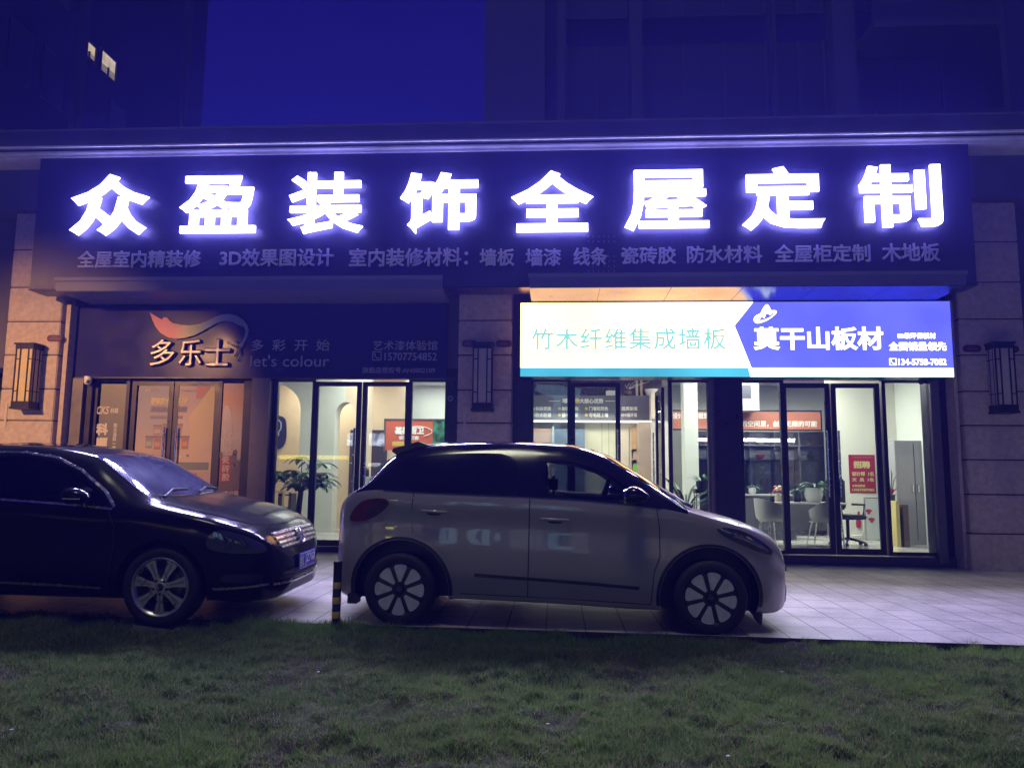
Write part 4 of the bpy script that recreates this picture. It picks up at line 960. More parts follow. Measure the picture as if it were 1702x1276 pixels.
# round emblem with its two stacked letters
hp = car.bvh.ray_cast(Vector((5, 0, .672)), Vector((-1, 0, 0)))[0]
em = bpy.data.objects.new('emblem', None); C.objects.link(em); em.parent = sc; em.location = hp + Vector((.022, 0, 0)); em.rotation_euler = (0, -.42, 0)
b = MB(); b.lathe([(.0, -.004), (.060, -.004), (.062, .006), (.072, .012), (.076, .004), (.074, -.01)], CHR, 36, 'x'); b.build('emblem_ring', em, True)
b = MB()
for pts in ([(-.026, .060), (0, .012), (.026, .060)], [(-.052, .034), (-.026, -.052), (0, .004), (.026, -.052), (.052, .034)]):
    b.tube([(.010, y, z) for y, z in pts], .006, mat('emblem_bright', (.85, .85, .86), .15, .9), 8)
b.build('emblem_letters', em)
car.proj('intake', [(-.46, .40), (-.3, .41), (.3, .41), (.46, .40), (.50, .345), (.3, .335), (-.3, .335), (-.50, .345)], *FR, MATS['grille_black'], .004, None, .04)
for z in (.385, .36):
    car.proj('intake_bar', [(-.46, z + .004), (.46, z + .004), (.46, z - .004), (-.46, z - .004)], *FR, BLACKP, .014, None, .05)
car.proj('lip_trim', [(-.56, .325), (-.3, .318), (0, .316), (.3, .318), (.56, .325), (.56, .309), (.3, .302), (0, .30), (-.3, .302), (-.56, .309)], *FR, CHR, .012, None, .05)
hp = car.bvh.ray_cast(Vector((5, 0, .46)), Vector((-1, 0, 0)))[0]
pl = bpy.data.objects.new('number_plate', None); C.objects.link(pl); pl.parent = sc; pl.location = hp + Vector((.022, 0, 0)); pl.rotation_euler = (0, 0, math.pi / 2)
b = MB(); b.prism(rrect(-.22, -.07, .22, .07, .012), -.004, .004, mat('plate_blue', (.02, .04, .55), .3)); b.build('plate', pl)
PWH = mat('plate_white', (.85, .85, .88), .4)
for s, x0, x1 in (('桂', -.205, -.155), ('K', -.145, -.100), ('JZ760', -.065, .205)): text('lettering', s, x0, x1, 0, .095, -.008, PWH, pl, .003, .012)
b = MB()
for x0, z0, x1, z1 in ((-.215, .060, .215, .063), (-.215, -.063, .215, -.060)): b.box(x0, -.0065, z0, x1, -.0045, z1, PWH)
b.build('plate_border', pl)
UPS = mat('seat_leather', (.03, .028, .035), .6, 0, noise=(20, .2))
for sd in (-1, 1):
    b = MB(); b.bbox(-1.62, sd * .38 - .12, 1.03, -1.50, sd * .38 + .12, 1.24, UPS, .04); b.build('headrest', sc, True)
ALLOY = mat('alloy', (.42, .42, .40), .32, .7, noise=(20, .15))
def alloy_wheel(x, sd):
    e = bpy.data.objects.new('wheel', None); C.objects.link(e); e.parent = sc; e.location = (x, sd * .80, .325); e.rotation_euler = (0, .0, 0 if sd < 0 else math.pi)
    tyre(.325, .215, .235, e)
    b = MB(); b.lathe([(.205, -.06), (.222, -.098), (.232, -.104), (.240, -.098), (.238, -.08), (.21, .06)], ALLOY, 48, 'y'); b.build('rim', e, True)
    b = MB(); b.lathe([(0, .01), (.16, .01), (.215, .03)], MATS['grille_black'], 32, 'y'); b.lathe([(0, -.005), (.14, -.005), (.14, .01)], mat('disc_steel', (.12, .12, .13), .4, .8), 32, 'y'); b.build('brake_disc', e, True)
    for k in range(7):
        t = -math.pi / 2 + k * 2 * math.pi / 7; b = MB(); ct, st_ = math.cos(t), math.sin(t)
        def R_(r, h): return (r * ct - h * st_, r * st_ + h * ct)
        b.prism([R_(.05, .022), R_(.12, .024), R_(.19, .040), R_(.226, .050), R_(.226, -.050), R_(.19, -.040), R_(.12, -.024), R_(.05, -.022)], -.088, -.062, ALLOY)
        b.prism([R_(.075, .004), R_(.2, .012), R_(.2, -.012), R_(.075, -.004)], -.0905, -.089, mat('alloy_shade', (.22, .22, .22), .4, .7)); b.build('spoke', e)
    b = MB(); b.lathe([(0, -.094), (.058, -.092), (.068, -.08), (.068, -.06)], ALLOY, 28, 'y')
    for k in range(5):
        t = -math.pi / 2 + k * 2 * math.pi / 5; b.lathe([(0, -.096), (.011, -.096), (.013, -.09)], BLACKP, 10, 'y', (.056 * math.cos(t), 0, .056 * math.sin(t)))
    b.build('hub', e, True)
    b = MB(); b.lathe([(0, -.099), (.026, -.098), (.03, -.092)], GLOSSB, 20, 'y'); b.tube([(-.016, -.100, .016), (-.008, -.100, -.016), (0, -.100, .004), (.008, -.100, -.016), (.016, -.100, .016)], .0028, CHROME, 6); b.build('centre_cap', e, True)
for x in (0, -2.81):
    for sd in (-1, 1): alloy_wheel(x, sd)

# ------------------------------------------------------------------ striped bollard
YEL = mat('bollard_yellow', (.70, .45, .05), .45, 0, noise=(25, .2)); BLK = mat('bollard_black', (.012, .012, .016), .4, 0, noise=(25, .3))
p = a(557.5, 1046, 6.38)
bo = thing('bollard', 'short black and yellow striped bollard standing between the two cars', 'bollard', (p.x, 6.385, gz(p.x, 6.385) - .06))
b = MB(); b.lathe([(.0, 0), (.042, 0), (.042, .075), (.0345, .085), (.0345, .55), (.037, .555), (.037, .57), (.03, .578), (0, .578)], BLK, 28); b.build('post', bo, True)
for z in (.12, .235, .355): 
    b = MB(); b.lathe([(.0352, z), (.0360, z + .002), (.0360, z + .050), (.0352, z + .052)], YEL, 28); b.build('stripe', bo, True)


# ------------------------------------------------------------------ posters on the left shop's glass
def flat(name, x0, z0, x1, z1, Y, m, parent, th=.004):
    b = MB(); b.box(x0, Y - th, z0, x1, Y, z1, m); return tp(b.build(name, parent), parent)
def ptext(s, px0, px1, py0, py1, Y, m, parent, off=.02, **k):
    q = prc(px0, py0, px1, py1, Y); return tp(text('lettering', s, q[0], q[2], (q[1] + q[3]) / 2, q[3] - q[1], Y - .0072, m, parent, .002, off, **k), parent)
YP = 11.992
PW = mat('print_white', (.62, .58, .50), .5); PGOLD = mat('print_gold', (.62, .52, .24), .5); PDK = mat('print_slate', (.20, .18, .24), .5); PPALE = mat('print_pale', (.62, .48, .34), .5)
q = prc(161, 638, 208, 858, YP)
t = thing('window_poster', 'grey green film with white characters on the first narrow pane of the left shop', 'poster', ((q[0] + q[2]) / 2, YP, q[1]))
flat('film', *q, YP, ramp_x('film_green', [(0, (.09, .10, .085)), (.5, (.13, .135, .11)), (1, (.20, .20, .155))], 2, .35), t)
ptext('CKS', 161, 182, 675, 688, YP, PW, t, .02, shear=.25); ptext('科顺', 184, 197, 678, 687, YP, PW, t, .03)
ptext('科', 160, 180, 703, 723, YP, PW, t, .05); ptext('顺', 159, 179, 727, 748, YP, PW, t, .05)
ptext(['防', '水', '涂', '料', '一', '卷', '材'], 187.5, 194, 703, 756, YP, PW, t, .03, vertical=True)
# the picture across both doors
q0 = prc(224, 641, 283, 862, YP); q1 = prc(288, 641, 358, 862, YP)
t = thing('window_poster', 'large advert across the two doors with paint tubs under two lines of slanted characters', 'poster', ((q0[0] + q1[2]) / 2, YP, q0[1]))
SKYP = ramp_x('poster_sky', [(0, (.34, .26, .22)), (.30, (.40, .30, .25)), (.44, (.30, .235, .24)), (.56, (.44, .33, .27)), (.75, (.30, .28, .32)), (1, (.20, .21, .30))], 2, .4, .08)
flat('print', *q0, YP, SKYP, t)
flat('print', *q1, YP, ramp_x('poster_sky_warm', [(0, (.46, .34, .26)), (.5, (.52, .39, .27)), (.75, (.46, .34, .29)), (1, (.32, .24, .27))], 2, .4, .06), t)
# coloured beam at the top right of the picture
b = MB(); b.prism([(lambda p: (p.x, p.z))(a(x, y, YP)) for x, y in ((352, 642), (357.5, 642), (355, 735), (316, 762), (315, 692), (336, 664))], YP - .0065, YP - .0045, ramp_x('poster_beam', [(0, (.52, .40, .27)), (.5, (.55, .42, .24)), (1, (.62, .50, .16))], 2, .45)); tp(b.build('beam_print', t), t)
b = MB(); b.prism([(lambda p: (p.x, p.z))(a(x, y, YP)) for x, y in ((328, 642), (351.5, 642), (336, 661), (326, 663))], YP - .0065, YP - .0045, ramp_x('poster_red', [(0, (.5, .14, .12)), (1, (.45, .22, .12))], 0, .45)); tp(b.build('beam_print', t), t)
ptext('科顺', 242, 251, 646, 651, YP - .003, PW, t, .03); ptext('防水卫士', 252, 263, 646, 651, YP - .003, PPALE, t, .03); ptext('科顺股份 股票代码', 301, 330, 648, 651, YP - .003, PPALE, t, .02)
ptext('硬核防水', 251, 283, 660, 673, YP - .003, PGOLD, t, .045, shear=.2); ptext('科技', 289, 314, 660, 673, YP - .003, PGOLD, t, .045, shear=.2)
ptext('解决漏水', 250, 283, 675, 685, YP - .003, PDK, t, .045, shear=.2); ptext('难题', 289, 312, 675, 685, YP - .003, PDK, t, .045, shear=.2)
for x0, x1 in ((250, 283), (289, 304)):
    q = prc(x0, 691, x1, 696, YP); flat('pill_print', *q, YP - .005, PDK, t, .0015)
def tub(px0, px1, py0, py1, col, name):
    q = prc(px0, py0, px1, py1, YP); b = MB(); h = q[3] - q[1]
    b.prism([(q[0], q[3] - h * .16), (q[2], q[3] - h * .16), (q[2] - (q[2] - q[0]) * .08, q[1]), (q[0] + (q[2] - q[0]) * .08, q[1])], YP - .007, YP - .0045, mat(name, col, .4))
    b.box(q[0] - .006, YP - .008, q[3] - h * .15, q[2] + .006, YP - .0045, q[3], mat('tub_lid', (.16, .12, .14), .4))
    b.box(q[0] + (q[2] - q[0]) * .14, YP - .0085, q[1] + h * .2, q[2] - (q[2] - q[0]) * .14, YP - .0072, q[1] + h * .55, mat(name + '_label', tuple(min(.6, c * 1.4 + .04) for c in col), .4))
    tp(b.build('tub_print', t), t)
tub(255, 269, 706, 723, (.26, .2, .2), 'tub_a'); tub(271, 282.5, 704, 722, (.25, .14, .14), 'tub_b'); tub(289.5, 303, 704, 722, (.24, .19, .2), 'tub_c')
tub(242, 254, 724, 745, (.2, .2, .2), 'tub_d'); tub(255.5, 268, 724, 747, (.28, .13, .12), 'tub_e'); tub(270, 282.5, 724, 748, (.2, .15, .16), 'tub_f'); tub(289, 300, 724, 747, (.32, .24, .22), 'tub_g'); tub(301.5, 314, 724, 746, (.32, .13, .09), 'tub_h')
for qq, m in ((prc(224, 768, 283, 781, YP), 'band_a'), (prc(288, 768, 347, 781, YP), 'band_b')): flat('band_print', *qq, YP - .005, mat(m, (.13, .16, .13), .4), t, .0015)
q = prc(288, 783, 346, 862, YP); flat('panel_print', *q, YP - .005, mat('panel_print', (.42, .30, .26), .45, 0, noise=(9, .12)), t, .0015)
REDP = mat('print_red', (.32, .05, .06), .45); GRN = mat('print_dark', (.12, .10, .11), .45)
for (cx, cy, r, m) in ((306, 789, 4, GRN), (309, 797, 2.5, REDP), (325, 788, 3, REDP), (260, 759, 3, REDP), (239, 760, 4, GRN), (246, 757, 3, GRN), (312, 757, 2.5, GRN), (294, 758, 3, PW), (300, 759, 2, PW)):
    p = a(cx, cy, YP); rr = r * .0092; b = MB(); b.prism([(p.x + rr * math.cos(k * .63), p.z + rr * .8 * math.sin(k * .63)) for k in range(10)], YP - .0088, YP - .0068, m); tp(b.build('spot_print', t), t)
for px in (322, 328):
    b = MB(); b.prism([(lambda p: (p.x, p.z))(a(px + dx, y, YP)) for dx, y in ((-1, 791), (1.2, 791), (3, 800), (2, 815), (-2, 815), (-3, 800))], YP - .0088, YP - .0068, MATS['print_red'] if px == 322 else GRN); tp(b.build('figure_print', t), t)
q = prc(367, 637, 403, 838, YP)
t = thing('window_poster', 'orange to cream film with a white rocket shape on a narrow shop pane', 'poster', ((q[0] + q[2]) / 2, YP, q[1]))
flat('film', *q, YP, ramp_x('film_orange', [(0, (.12, .08, .075)), (.36, (.10, .07, .07)), (.39, (.42, .34, .27)), (.55, (.55, .46, .34)), (.72, (.62, .42, .27)), (.88, (.66, .27, .10)), (1, (.55, .26, .16))], 2, .35, .03), t)
b = MB(); b.prism([(lambda p: (p.x, p.z))(a(x, y, YP)) for x, y in chaikin([(372, 700), (371, 690), (373, 678), (377, 672), (381, 676), (385, 686), (387, 700), (388, 725), (372, 725)], 1)], YP - .0065, YP - .0045, ramp_x('rocket_print', [(0, (.55, .45, .34)), (1, (.72, .62, .46))], 2, .4)); tp(b.build('rocket_print', t), t)
PCR = mat('print_cream', (.66, .58, .46), .45)
ptext('科', 370, 388, 707, 727, YP - .005, PCR, t, .02); ptext('顺', 370, 386, 731, 751, YP - .005, PCR, t, .02)
q = prc(365, 757, 384, 800, YP); flat('red_block', q[0], q[1], q[2], q[3], YP - .005, REDP, t, .0015)
for ch, y0 in (('瓷', 757), ('砖', 772), ('胶', 786)): ptext(ch, 369, 382, y0, y0 + 13, YP - .0075, PPALE, t, .02)
for (cx, cy, r) in ((391, 752, 4), (389, 760, 5), (393, 770, 4.5), (388, 775, 4), (366, 756, 4.5)):
    p = a(cx, cy, YP); rr = r * .0092; b = MB(); b.prism([(p.x + rr * math.cos(k * .7) * (1 + .2 * (k % 2)), p.z + rr * 1.3 * math.sin(k * .7)) for k in range(9)], YP - .0088, YP - .0068, GRN); tp(b.build('crowd_print', t), t)
ptext('上市公司', 364, 396, 815, 826, YP - .005, PW, t, .02)
# dark surroundings behind those panes: a warm shop shelf half seen
# ------------------------------------------------------------------ inside the left shop
def ceiling_lamp(loc, label, r=.06):
    t = thing('ceiling_lamp', label, 'lamp', loc)
    b = MB(); b.lathe([(r, 0), (r * 1.3, -.004), (r * 1.3, -.02), (r, -.02)], WP, 20); b.build('rim', t)
    b = MB(); b.lathe([(0, -.012), (r, -.012)], emit('downlight', (1, .97, .9), 14), 20); b.build('diffuser', t); return t
ceiling_lamp((a(697, 632, 15.5).x, 15.5, 3.345), 'round white ceiling downlight showing at the top of the pane left of the middle pillar')
lamp('AREA', 'left_shop_lamp', (-3.1, 13.9, 3.3), 120, (1, .99, .91), 2.2, (-3.1, 13.9, 0), sy=2.4)
lamp('AREA', 'arch_lamp', (-5.0, 15.95, 3.3), 45, (1, .88, .70), 1.4, (-5.0, 15.95, 0), sy=.7)
lamp('AREA', 'back_lamp', (-2.6, 16.8, 3.3), 45, (1, .99, .93), 1.4, (-2.6, 16.8, 0), sy=1.4)
# round topped picture
p = a(466, 716, 16.58); t = thing('wall_picture', 'dark blue round topped picture hanging on the peach wall inside the arch', 'picture', (p.x, 16.595, p.z))
q = prc(452, 690, 475.5, 746, 16.55)
b = MB(); b.prism(chaikin([(q[0] - .1, q[1]), (q[2], q[1]), (q[2], q[3] - .12), (q[2] - .12, q[3]), (q[0] - .1, q[3])], 2), 16.55, 16.59, mat('picture_blue', (.02, .025, .10), .4)); tp(b.build('board', t), t)
b = MB(); pp = [a(x, y, 16.54) for x, y in ((462, 697), (467, 702), (467, 712), (463, 718), (463, 724))]; b.tube(pp, .012, mat('picture_line', (.45, .5, .7), .5), 8); tp(b.build('drawing', t), t)
# indoor tree
LEAFM = [mat('leaf_dark', (.020, .075, .03), .35, 0, noise=(8, .3)), mat('leaf_mid', (.04, .13, .045), .35, 0, noise=(8, .3))]
def leaf(b, base, d, L, wd, m, droop=.5):
    d = Vector(d).normalized(); sdv = d.cross(Vector((0, 0, 1))); sdv = sdv.normalized() if sdv.length > .01 else Vector((1, 0, 0))
    P = []; p = Vector(base); dd = d.copy()
    for i in range(6):
        t = i / 5; ww = wd * math.sin(math.pi * min(1, t * .9 + .08)) ** .8
        P.append((p - sdv * ww, p + Vector((0, 0, -.12 * wd)), p + sdv * ww)); dd = (dd + Vector((0, 0, -droop * .22))).normalized(); p = p + dd * L / 5
    vs = [q for r_ in P for q in r_]; fs = []
    for i in range(5):
        for j in (0, 1): fs.append((3 * i + j, 3 * i + j + 1, 3 * i + j + 4, 3 * i + j + 3))
    b.add(vs, fs, m)
rg = random.Random(3)
pb = a(497, 872, 12.75); t = thing('potted_tree', 'money tree with drooping hand shaped leaves behind the left pane of the left shop', 'plant', (pb.x, 12.75, .11))
tz = a(500, 815, 12.75).z - .11
b = MB(); b.tube([(-.04, 0, .25), (-.02, .01, .55), (.01, 0, tz)], [.06, .05, .045], mat('tree_bark', (.10, .085, .06), .8, 0, noise=(20, .3), bump=(50, .5)), 12); b.build('trunk', t, True)
b = MB(); b.lathe([(0, 0), (.15, 0), (.20, .30), (.21, .33), (.19, .33), (.18, .28), (0, .27)], mat('plant_pot', (.20, .19, .18), .5, 0, noise=(6, .15)), 24); b.build('pot', t, True)
b = MB(); st = MB()
for k in range(27):
    an = rg.random() * 6.283; rr = .10 + .36 * rg.random(); h = tz + .04 + .58 * rg.random() * (1 - rr * .8)
    tip = Vector((math.cos(an) * rr, math.sin(an) * rr, h + .04)); st.tube([(0, 0, tz - .03), tip * .5 + Vector((0, 0, tz * .52)), tip], [.012, .008, .005], LEAFM[1], 6)
    n5 = 5 + rg.randint(0, 1)
    for j in range(n5):
        aa = an + (j - (n5 - 1) / 2) * .75; leaf(b, tip, (math.cos(aa), math.sin(aa), .05 + .25 * rg.random()),   .24 + .10 * rg.random(), .042 + .014 * rg.random(), LEAFM[rg.randint(0, 1)], .9)
st.build('stem', t, True); b.build('foliage', t, True)
# orange banner board, counter and goods
q = prc(641, 698.5, 719.5, 744, 15.0); t = thing('banner_board', 'orange board with white characters above the counter in the left shop', 'sign', ((q[0] + q[2]) / 2, 15.0, q[1]))
flat('panel', q[0], q[1] - .05, q[2], q[3], 15.0, mat('banner_orange', (.55, .12, .05), .45), t, .03)
q2 = prc(720, 698.5, 752, 744, 15.0); flat('leaf_print', q[2] + .003, q[1] - .05, q2[2], q2[3], 15.0, mat('print_leaf', (.05, .18, .10), .5, 0, noise=(9, .7)), t, .03)
b = MB(); b.box(q[0] - .03, 14.955, q[1] - .08, q[0] - .002, 15.0, q[3] + .03, GREYP); b.box(q[0] - .03, 14.955, q[3] + .002, q2[2], 15.0, q[3] + .03, GREYP); tp(b.build('frame', t), t)
PW2 = mat('banner_white', (.8, .78, .74), .5)
ptext('基装厨卫', 656, 705, 709, 722, 14.965, PW2, t, .05); ptext('安装配套', 663, 697, 724, 731, 14.965, PW2, t, .03)
q = prc(652, 733.5, 672, 741, 14.96); flat('note', *q, 14.965, mat('note_yellow', (.62, .45, .08), .5), t, .004)
b = MB(); c0 = a(693, 717, 14.96); b.tube([(c0.x + .26 * math.cos(k) * 1.15, 14.962, c0.z + .10 * math.sin(k)) for k in np.linspace(-1.1, 2.0, 14)], .009, PW2, 6); b.tube([(c0.x - .05 + .30 * math.cos(k) * 1.15, 14.962, c0.z + .08 * math.sin(k)) for k in np.linspace(2.4, 4.0, 10)], .009, PW2, 6); tp(b.build('swoosh', t), t)
q = prc(604, 792, 700, 900, 14.4); t = thing('counter', 'pale counter standing under the orange board', 'counter', ((q[0] + q[2]) / 2, 14.4, .11))
b = MB(); b.box(q[0], 14.4, .11, q[2] + .3, 14.95, q[3] - .04, WHITEW); tp(b.build('cabinet', t), t)
b = MB(); b.box(q[0] - .02, 14.37, q[3] - .037, q[2] + .32, 14.96, q[3], mat('counter_top', (.62, .62, .58), .3)); tp(b.build('top', t), t)
zt_ = q[3]
t = thing('coffee_maker', 'dark tap set and kettle on the counter beside the orange board', 'appliance', (a(634, 780, 14.6).x, 14.6, zt_))
b = MB(); b.bbox(-.12, -.08, 0, .12, .08, .04, BLACKP, .01); b.build('tray', t)
b = MB(); b.tube([(.05, 0, .04), (.05, 0, .20), (.03, -.03, .22), (-.10, -.05, .22)], .018, BLACKP, 10); b.build('spout', t, True)
b = MB(); b.tube([(-.06, 0, .20), (.14, 0, .20)], .012, BLACKP, 8); b.build('bar', t)
t = thing('storage_jar', 'small dark jar at the left end of the counter', 'jar', (a(608, 784, 14.55).x, 14.55, zt_)); b = MB(); b.lathe([(0, 0), (.06, 0), (.065, .02), (.065, .12), (.05, .14), (0, .14)], BLACKP, 20); b.build('body', t, True)
b = MB(); b.lathe([(0, .142), (.055, .142), (.055, .17), (.02, .175), (0, .19)], STEEL, 20); b.build('lid', t, True)
for px, col, lab in ((609, (.05, .22, .34), 'blue paint bucket in front of the counter in the left shop'), (622, (.60, .42, .04), 'yellow paint bucket in front of the counter in the left shop')):
    pz = a(px, 812, 13.6); t = thing('paint_bucket', lab, 'bucket', (pz.x, 13.6, a(px, 822, 13.6).z - .16)); b = MB(); b.lathe([(0, 0), (.085, 0), (.10, .20), (.105, .2), (.105, .22), (.09, .22), (0, .22)], mat(lab[:4] + '_bucket', col, .35, 0, noise=(4, .1)), 24); b.build('body', t, True)
    b = MB(); b.lathe([(0, .238), (.108, .236), (.110, .222), (.106, .221)], WP, 24); b.build('lid', t, True)
q = prc(604, 812, 640, 900, 13.6); t = thing('display_stand', 'low white stand carrying the paint buckets', 'stand', ((q[0] + q[2]) / 2, 13.6, .11)); zz_ = a(615, 822, 13.6).z - .163
b = MB(); b.box(-.3, -.16, .0, .3, .16, zz_ - .15, WHITEW); b.build('plinth', t); b = MB(); b.box(-.33, -.19, zz_ - .147, .33, .19, zz_ - .111, MATS['counter_top']); b.build('top', t)
# small shelf and box under the arch
q = prc(450, 815, 468, 880, 14.2); t = thing('side_table', 'small light wooden table beside the money tree', 'table', ((q[0] + q[2]) / 2, 14.2, .11))
WOOD = mat('light_wood', (.50, .33, .19), .5, 0, noise=(5, .2))
hh = q[3] - .11
b = MB(); b.box(-.22, -.2, hh - .03, .22, .2, hh, WOOD); b.build('top', t)
for sx_ in (-1, 1):
    for sy_ in (-1, 1): b = MB(); b.box(sx_ * .19 - .02, sy_ * .17 - .02, 0, sx_ * .19 + .02, sy_ * .17 + .02, hh - .032, WOOD); b.build('leg', t)
q = prc(468, 819, 486, 862, 14.3); t = thing('sample_rack', 'dark open rack of samples behind the money tree', 'rack', ((q[0] + q[2]) / 2, 14.3, .11)); w2 = (q[2] - q[0]) / 2; h2 = q[3] - .11
for i in range(4): b = MB(); b.box(-w2, -.15, i * h2 / 3.2, w2, .15, i * h2 / 3.2 + .02, BLACKP); b.build('shelf', t)
for s_ in (-1, 1): b = MB(); b.box(s_ * w2, -.15, 0, s_ * (w2 + .02), .15, h2, BLACKP); b.build('side_panel', t)
b = MB(); b.bbox(-w2 * .6, -.1, h2 / 3.2 + .022, w2 * .5, .1, h2 / 3.2 + .2, mat('sample_brown', (.3, .2, .12), .6), .01); b.build('sample', t)

# ------------------------------------------------------------------ inside the right shop
lamp('AREA', 'right_shop_lamp', (3.9, 14.4, 3.3), 270, (1, .98, .86), 2.6, (3.9, 14.4, 0), sy=2.6)
lamp('AREA', 'entry_lamp', (.6, 13.6, 3.3), 90, (1, .97, .84), 1.4, (.6, 13.6, 0), sy=1.6)
lamp('AREA', 'cabinet_lamp', (.5, 15.7, 2.55), 18, (1, .96, .80), 1.8, (.5, 15.7, 0), sy=.15)
HY = 16.0
def unit(name, px0, py0, px1, py1, Y, m, parent, dep=.1):
    q = prc(px0, py0, px1, py1, Y); return flat(name, *q, Y + dep, m, parent, dep)
# fitted wall unit: dark niche, header board, LED strip, cabinets
q = prc(880, 640, 1096, 700, HY)
wu = thing('fitted_wall_unit', 'wall unit with grey lettered header board over a lit strip and cream cabinets', 'shelving', ((q[0] + q[2]) / 2, HY, .08))
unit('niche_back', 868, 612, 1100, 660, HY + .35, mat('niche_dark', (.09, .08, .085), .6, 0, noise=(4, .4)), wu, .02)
HDR = mat('header_grey', (.11, .11, .13), .5, 0, noise=(6, .1))
unit('header_board', 868, 657, 1083, 697, HY, HDR, wu, .3)
unit('led_strip', 868, 698.5, 1083, 701.5, HY + .02, emit('led_strip', (1, .97, .86), 3.0), wu, .04)
unit('wall_panel', 972, 702, 1046, 960, HY + .3, mat('cream_panel', (.66, .62, .48), .5, 0, noise=(2, .05)), wu, .03)
for px in (1001, 1012.5):
    unit('panel_gap', px - .4, 702, px + .4, 960, HY + .297, mat('gap_brown', (.3, .28, .2), .6), wu, .001)
unit('wall_panel', 1048, 702, 1078, 960, HY + .3, MATS['cream_panel'], wu, .03)
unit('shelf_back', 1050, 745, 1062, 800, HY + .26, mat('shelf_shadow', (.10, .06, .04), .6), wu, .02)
unit('oak_door', 1049.5, 709, 1061, 744, HY + .22, mat('oak', (.55, .36, .18), .45, 0, noise=(5, .15)), wu, .06)
for y in (745, 763, 784): unit('shelf', 1049.5, y - 1, 1062, y + 1, HY + .1, MATS['oak'], wu, .16)
unit('taupe_panel', 1063, 701, 1083, 960, HY - .3, mat('taupe', (.42, .34, .25), .5, 0, noise=(3, .06)), wu, .5)
unit('side_cabinet', 1082, 655, 1098, 696, HY - .3, mat('cream_door', (.68, .62, .48), .45), wu, .3)
unit('pink_panel', 868, 712, 917, 900, HY + .2, mat('pink_panel', (.48, .33, .27), .5, 0, noise=(3, .06)), wu, .1)
unit('blue_panel', 921, 713, 972, 900, HY + .16, mat('slate_blue_panel', (.13, .17, .24), .4, 0, noise=(5, .25)), wu, .1)
unit('glass_edge', 917.3, 708, 920.5, 900, HY + .16, mat('pale_edge', (.45, .55, .62), .2), wu, .1)
unit('marble_panel', 1084, 700, 1118, 960, HY - .6, mat('white_marble', (.66, .65, .58), .3, 0, noise=(1.6, .16)), wu, .06)
HW = mat('header_text', (.66, .64, .60), .5); HYL = mat('header_icon', (.5, .42, .05), .5)
YH = HY - .004
ptext('墙板', 934, 957, 662, 670.5, YH, HW, wu, .04); ptext('大核心优势', 963, 1003, 662, 670.5, YH, HW, wu, .04)
for x0, x1 in ((912, 931), (1006, 1024)): unit('rule', x0, 666, x1, 666.8, HY - .006, HW, wu, .004)
for cx, cy in ((959.5, 666), (930, 679), (930, 689.5), (974.5, 679), (974.5, 689.5), (1029, 679), (1029, 689.5), (887, 679), (887, 689.5)):
    p = a(cx, cy, HY); rr = .052 if cy < 670 else .032; b = MB(); b.prism([(p.x + rr * math.cos(k * .5236), p.z + rr * math.sin(k * .5236)) for k in range(12)], HY - .006, HY - .002, HYL); tp(b.build('icon', wu), wu)
for sx0, sx1, up_, dn in ((890, 916, '快装便捷', '防水防潮'), (934, 961, '耐磨抗刮', '静音隔音'), (979, 1011, '门墙柜同色', '可毛坯上墙'), (1033, 1059, '超厚耐用', 'EMF级环保')):
    ptext(up_, sx0, sx1, 675.5, 682.5, YH, HW, wu, .03); ptext(dn, sx0, sx1, 686, 693, YH, HW, wu, .03)
lamp('SPOT', 'spot_lamp', (a(1012, 700, HY + .1).x, HY + .05, 2.2), 9, (1, .96, .82), .02, (a(1012, 700, HY).x, HY + .34, .9), math.radians(70), blend=.9)
ND = mat('niche_white', (.7, .68, .62), .5); NDB = mat('vase_brown', (.14, .10, .08), .5)
# things standing in the niche on top of the header
ztop = a(1000, 657, HY).z
def stand(name, px, label, cat, prof, m, Y=HY + .15):
    p = a(px, 657, Y); t = thing(name, label, cat, (p.x, Y, prc(868, 657, 1083, 697, HY)[3])); b = MB(); b.lathe(prof, m, 22); b.build('body', t, True); return t
t = stand('vase', 1044, 'brown round vase with dry twigs above the grey header', 'vase', [(0, 0), (.05, 0), (.09, .05), (.085, .10), (.03, .14), (.035, .16)], NDB)
b = MB()
for k in range(6): b.tube([(0, 0, .14), (.06 * (k - 1), .02, .24), (.10 * (k - .5), .02, .26 + .03 * (k % 3))], .005, ND, 6)
b.build('twigs', t)
t = stand('planter', 1083, 'white ribbed bowl at the right end of the header shelf', 'bowl', [(0, 0), (.10, 0), (.14, .12), (.14, .15), (.12, .15), (0, .13)], ND)
for px, lab in ((1058.5, 'left of two pale upright boards in the dark niche'), (1066, 'right of two pale upright boards in the dark niche')):
    q = prc(px - 1.8, 622, px + 1.8, 657, HY + .2); b = MB(); b.bbox(-.025, -.02, 0, .025, .02, .55, mat('board_pale', (.62, .52, .36), .5), .006); tag(b.build('upright_board', loc=(a(px, 650, HY + .2).x, HY + .2, prc(868, 657, 1083, 697, HY)[3])), lab, 'board', 'pale upright boards in the niche')
q = prc(1006, 649, 1023, 657, HY + .12); b = MB(); b.bbox(-.10, -.08, 0, .10, .08, .11, ND, .008); tag(b.build('storage_box', loc=(a(1015, 655, HY + .12).x, HY + .12, prc(868, 657, 1083, 697, HY)[3])), 'small pale box on the header board beside the vase', 'box')
b = MB()
for k in range(26):
    x = a(890 + k * 6.0, 650, HY + .2).x; b.tube([(x, HY + .2, ztop + .02), (x + .15 * (rg.random() - .5), HY + .2, ztop + .1 + .2 * rg.random()), (x + .4 * (rg.random() - .5), HY + .18, ztop + .12 + .25 * rg.random())], .012, NDB, 6)
tag(b.build('dry_branch'), 'tangle of brown dry branches lying in the dark niche', 'branches')
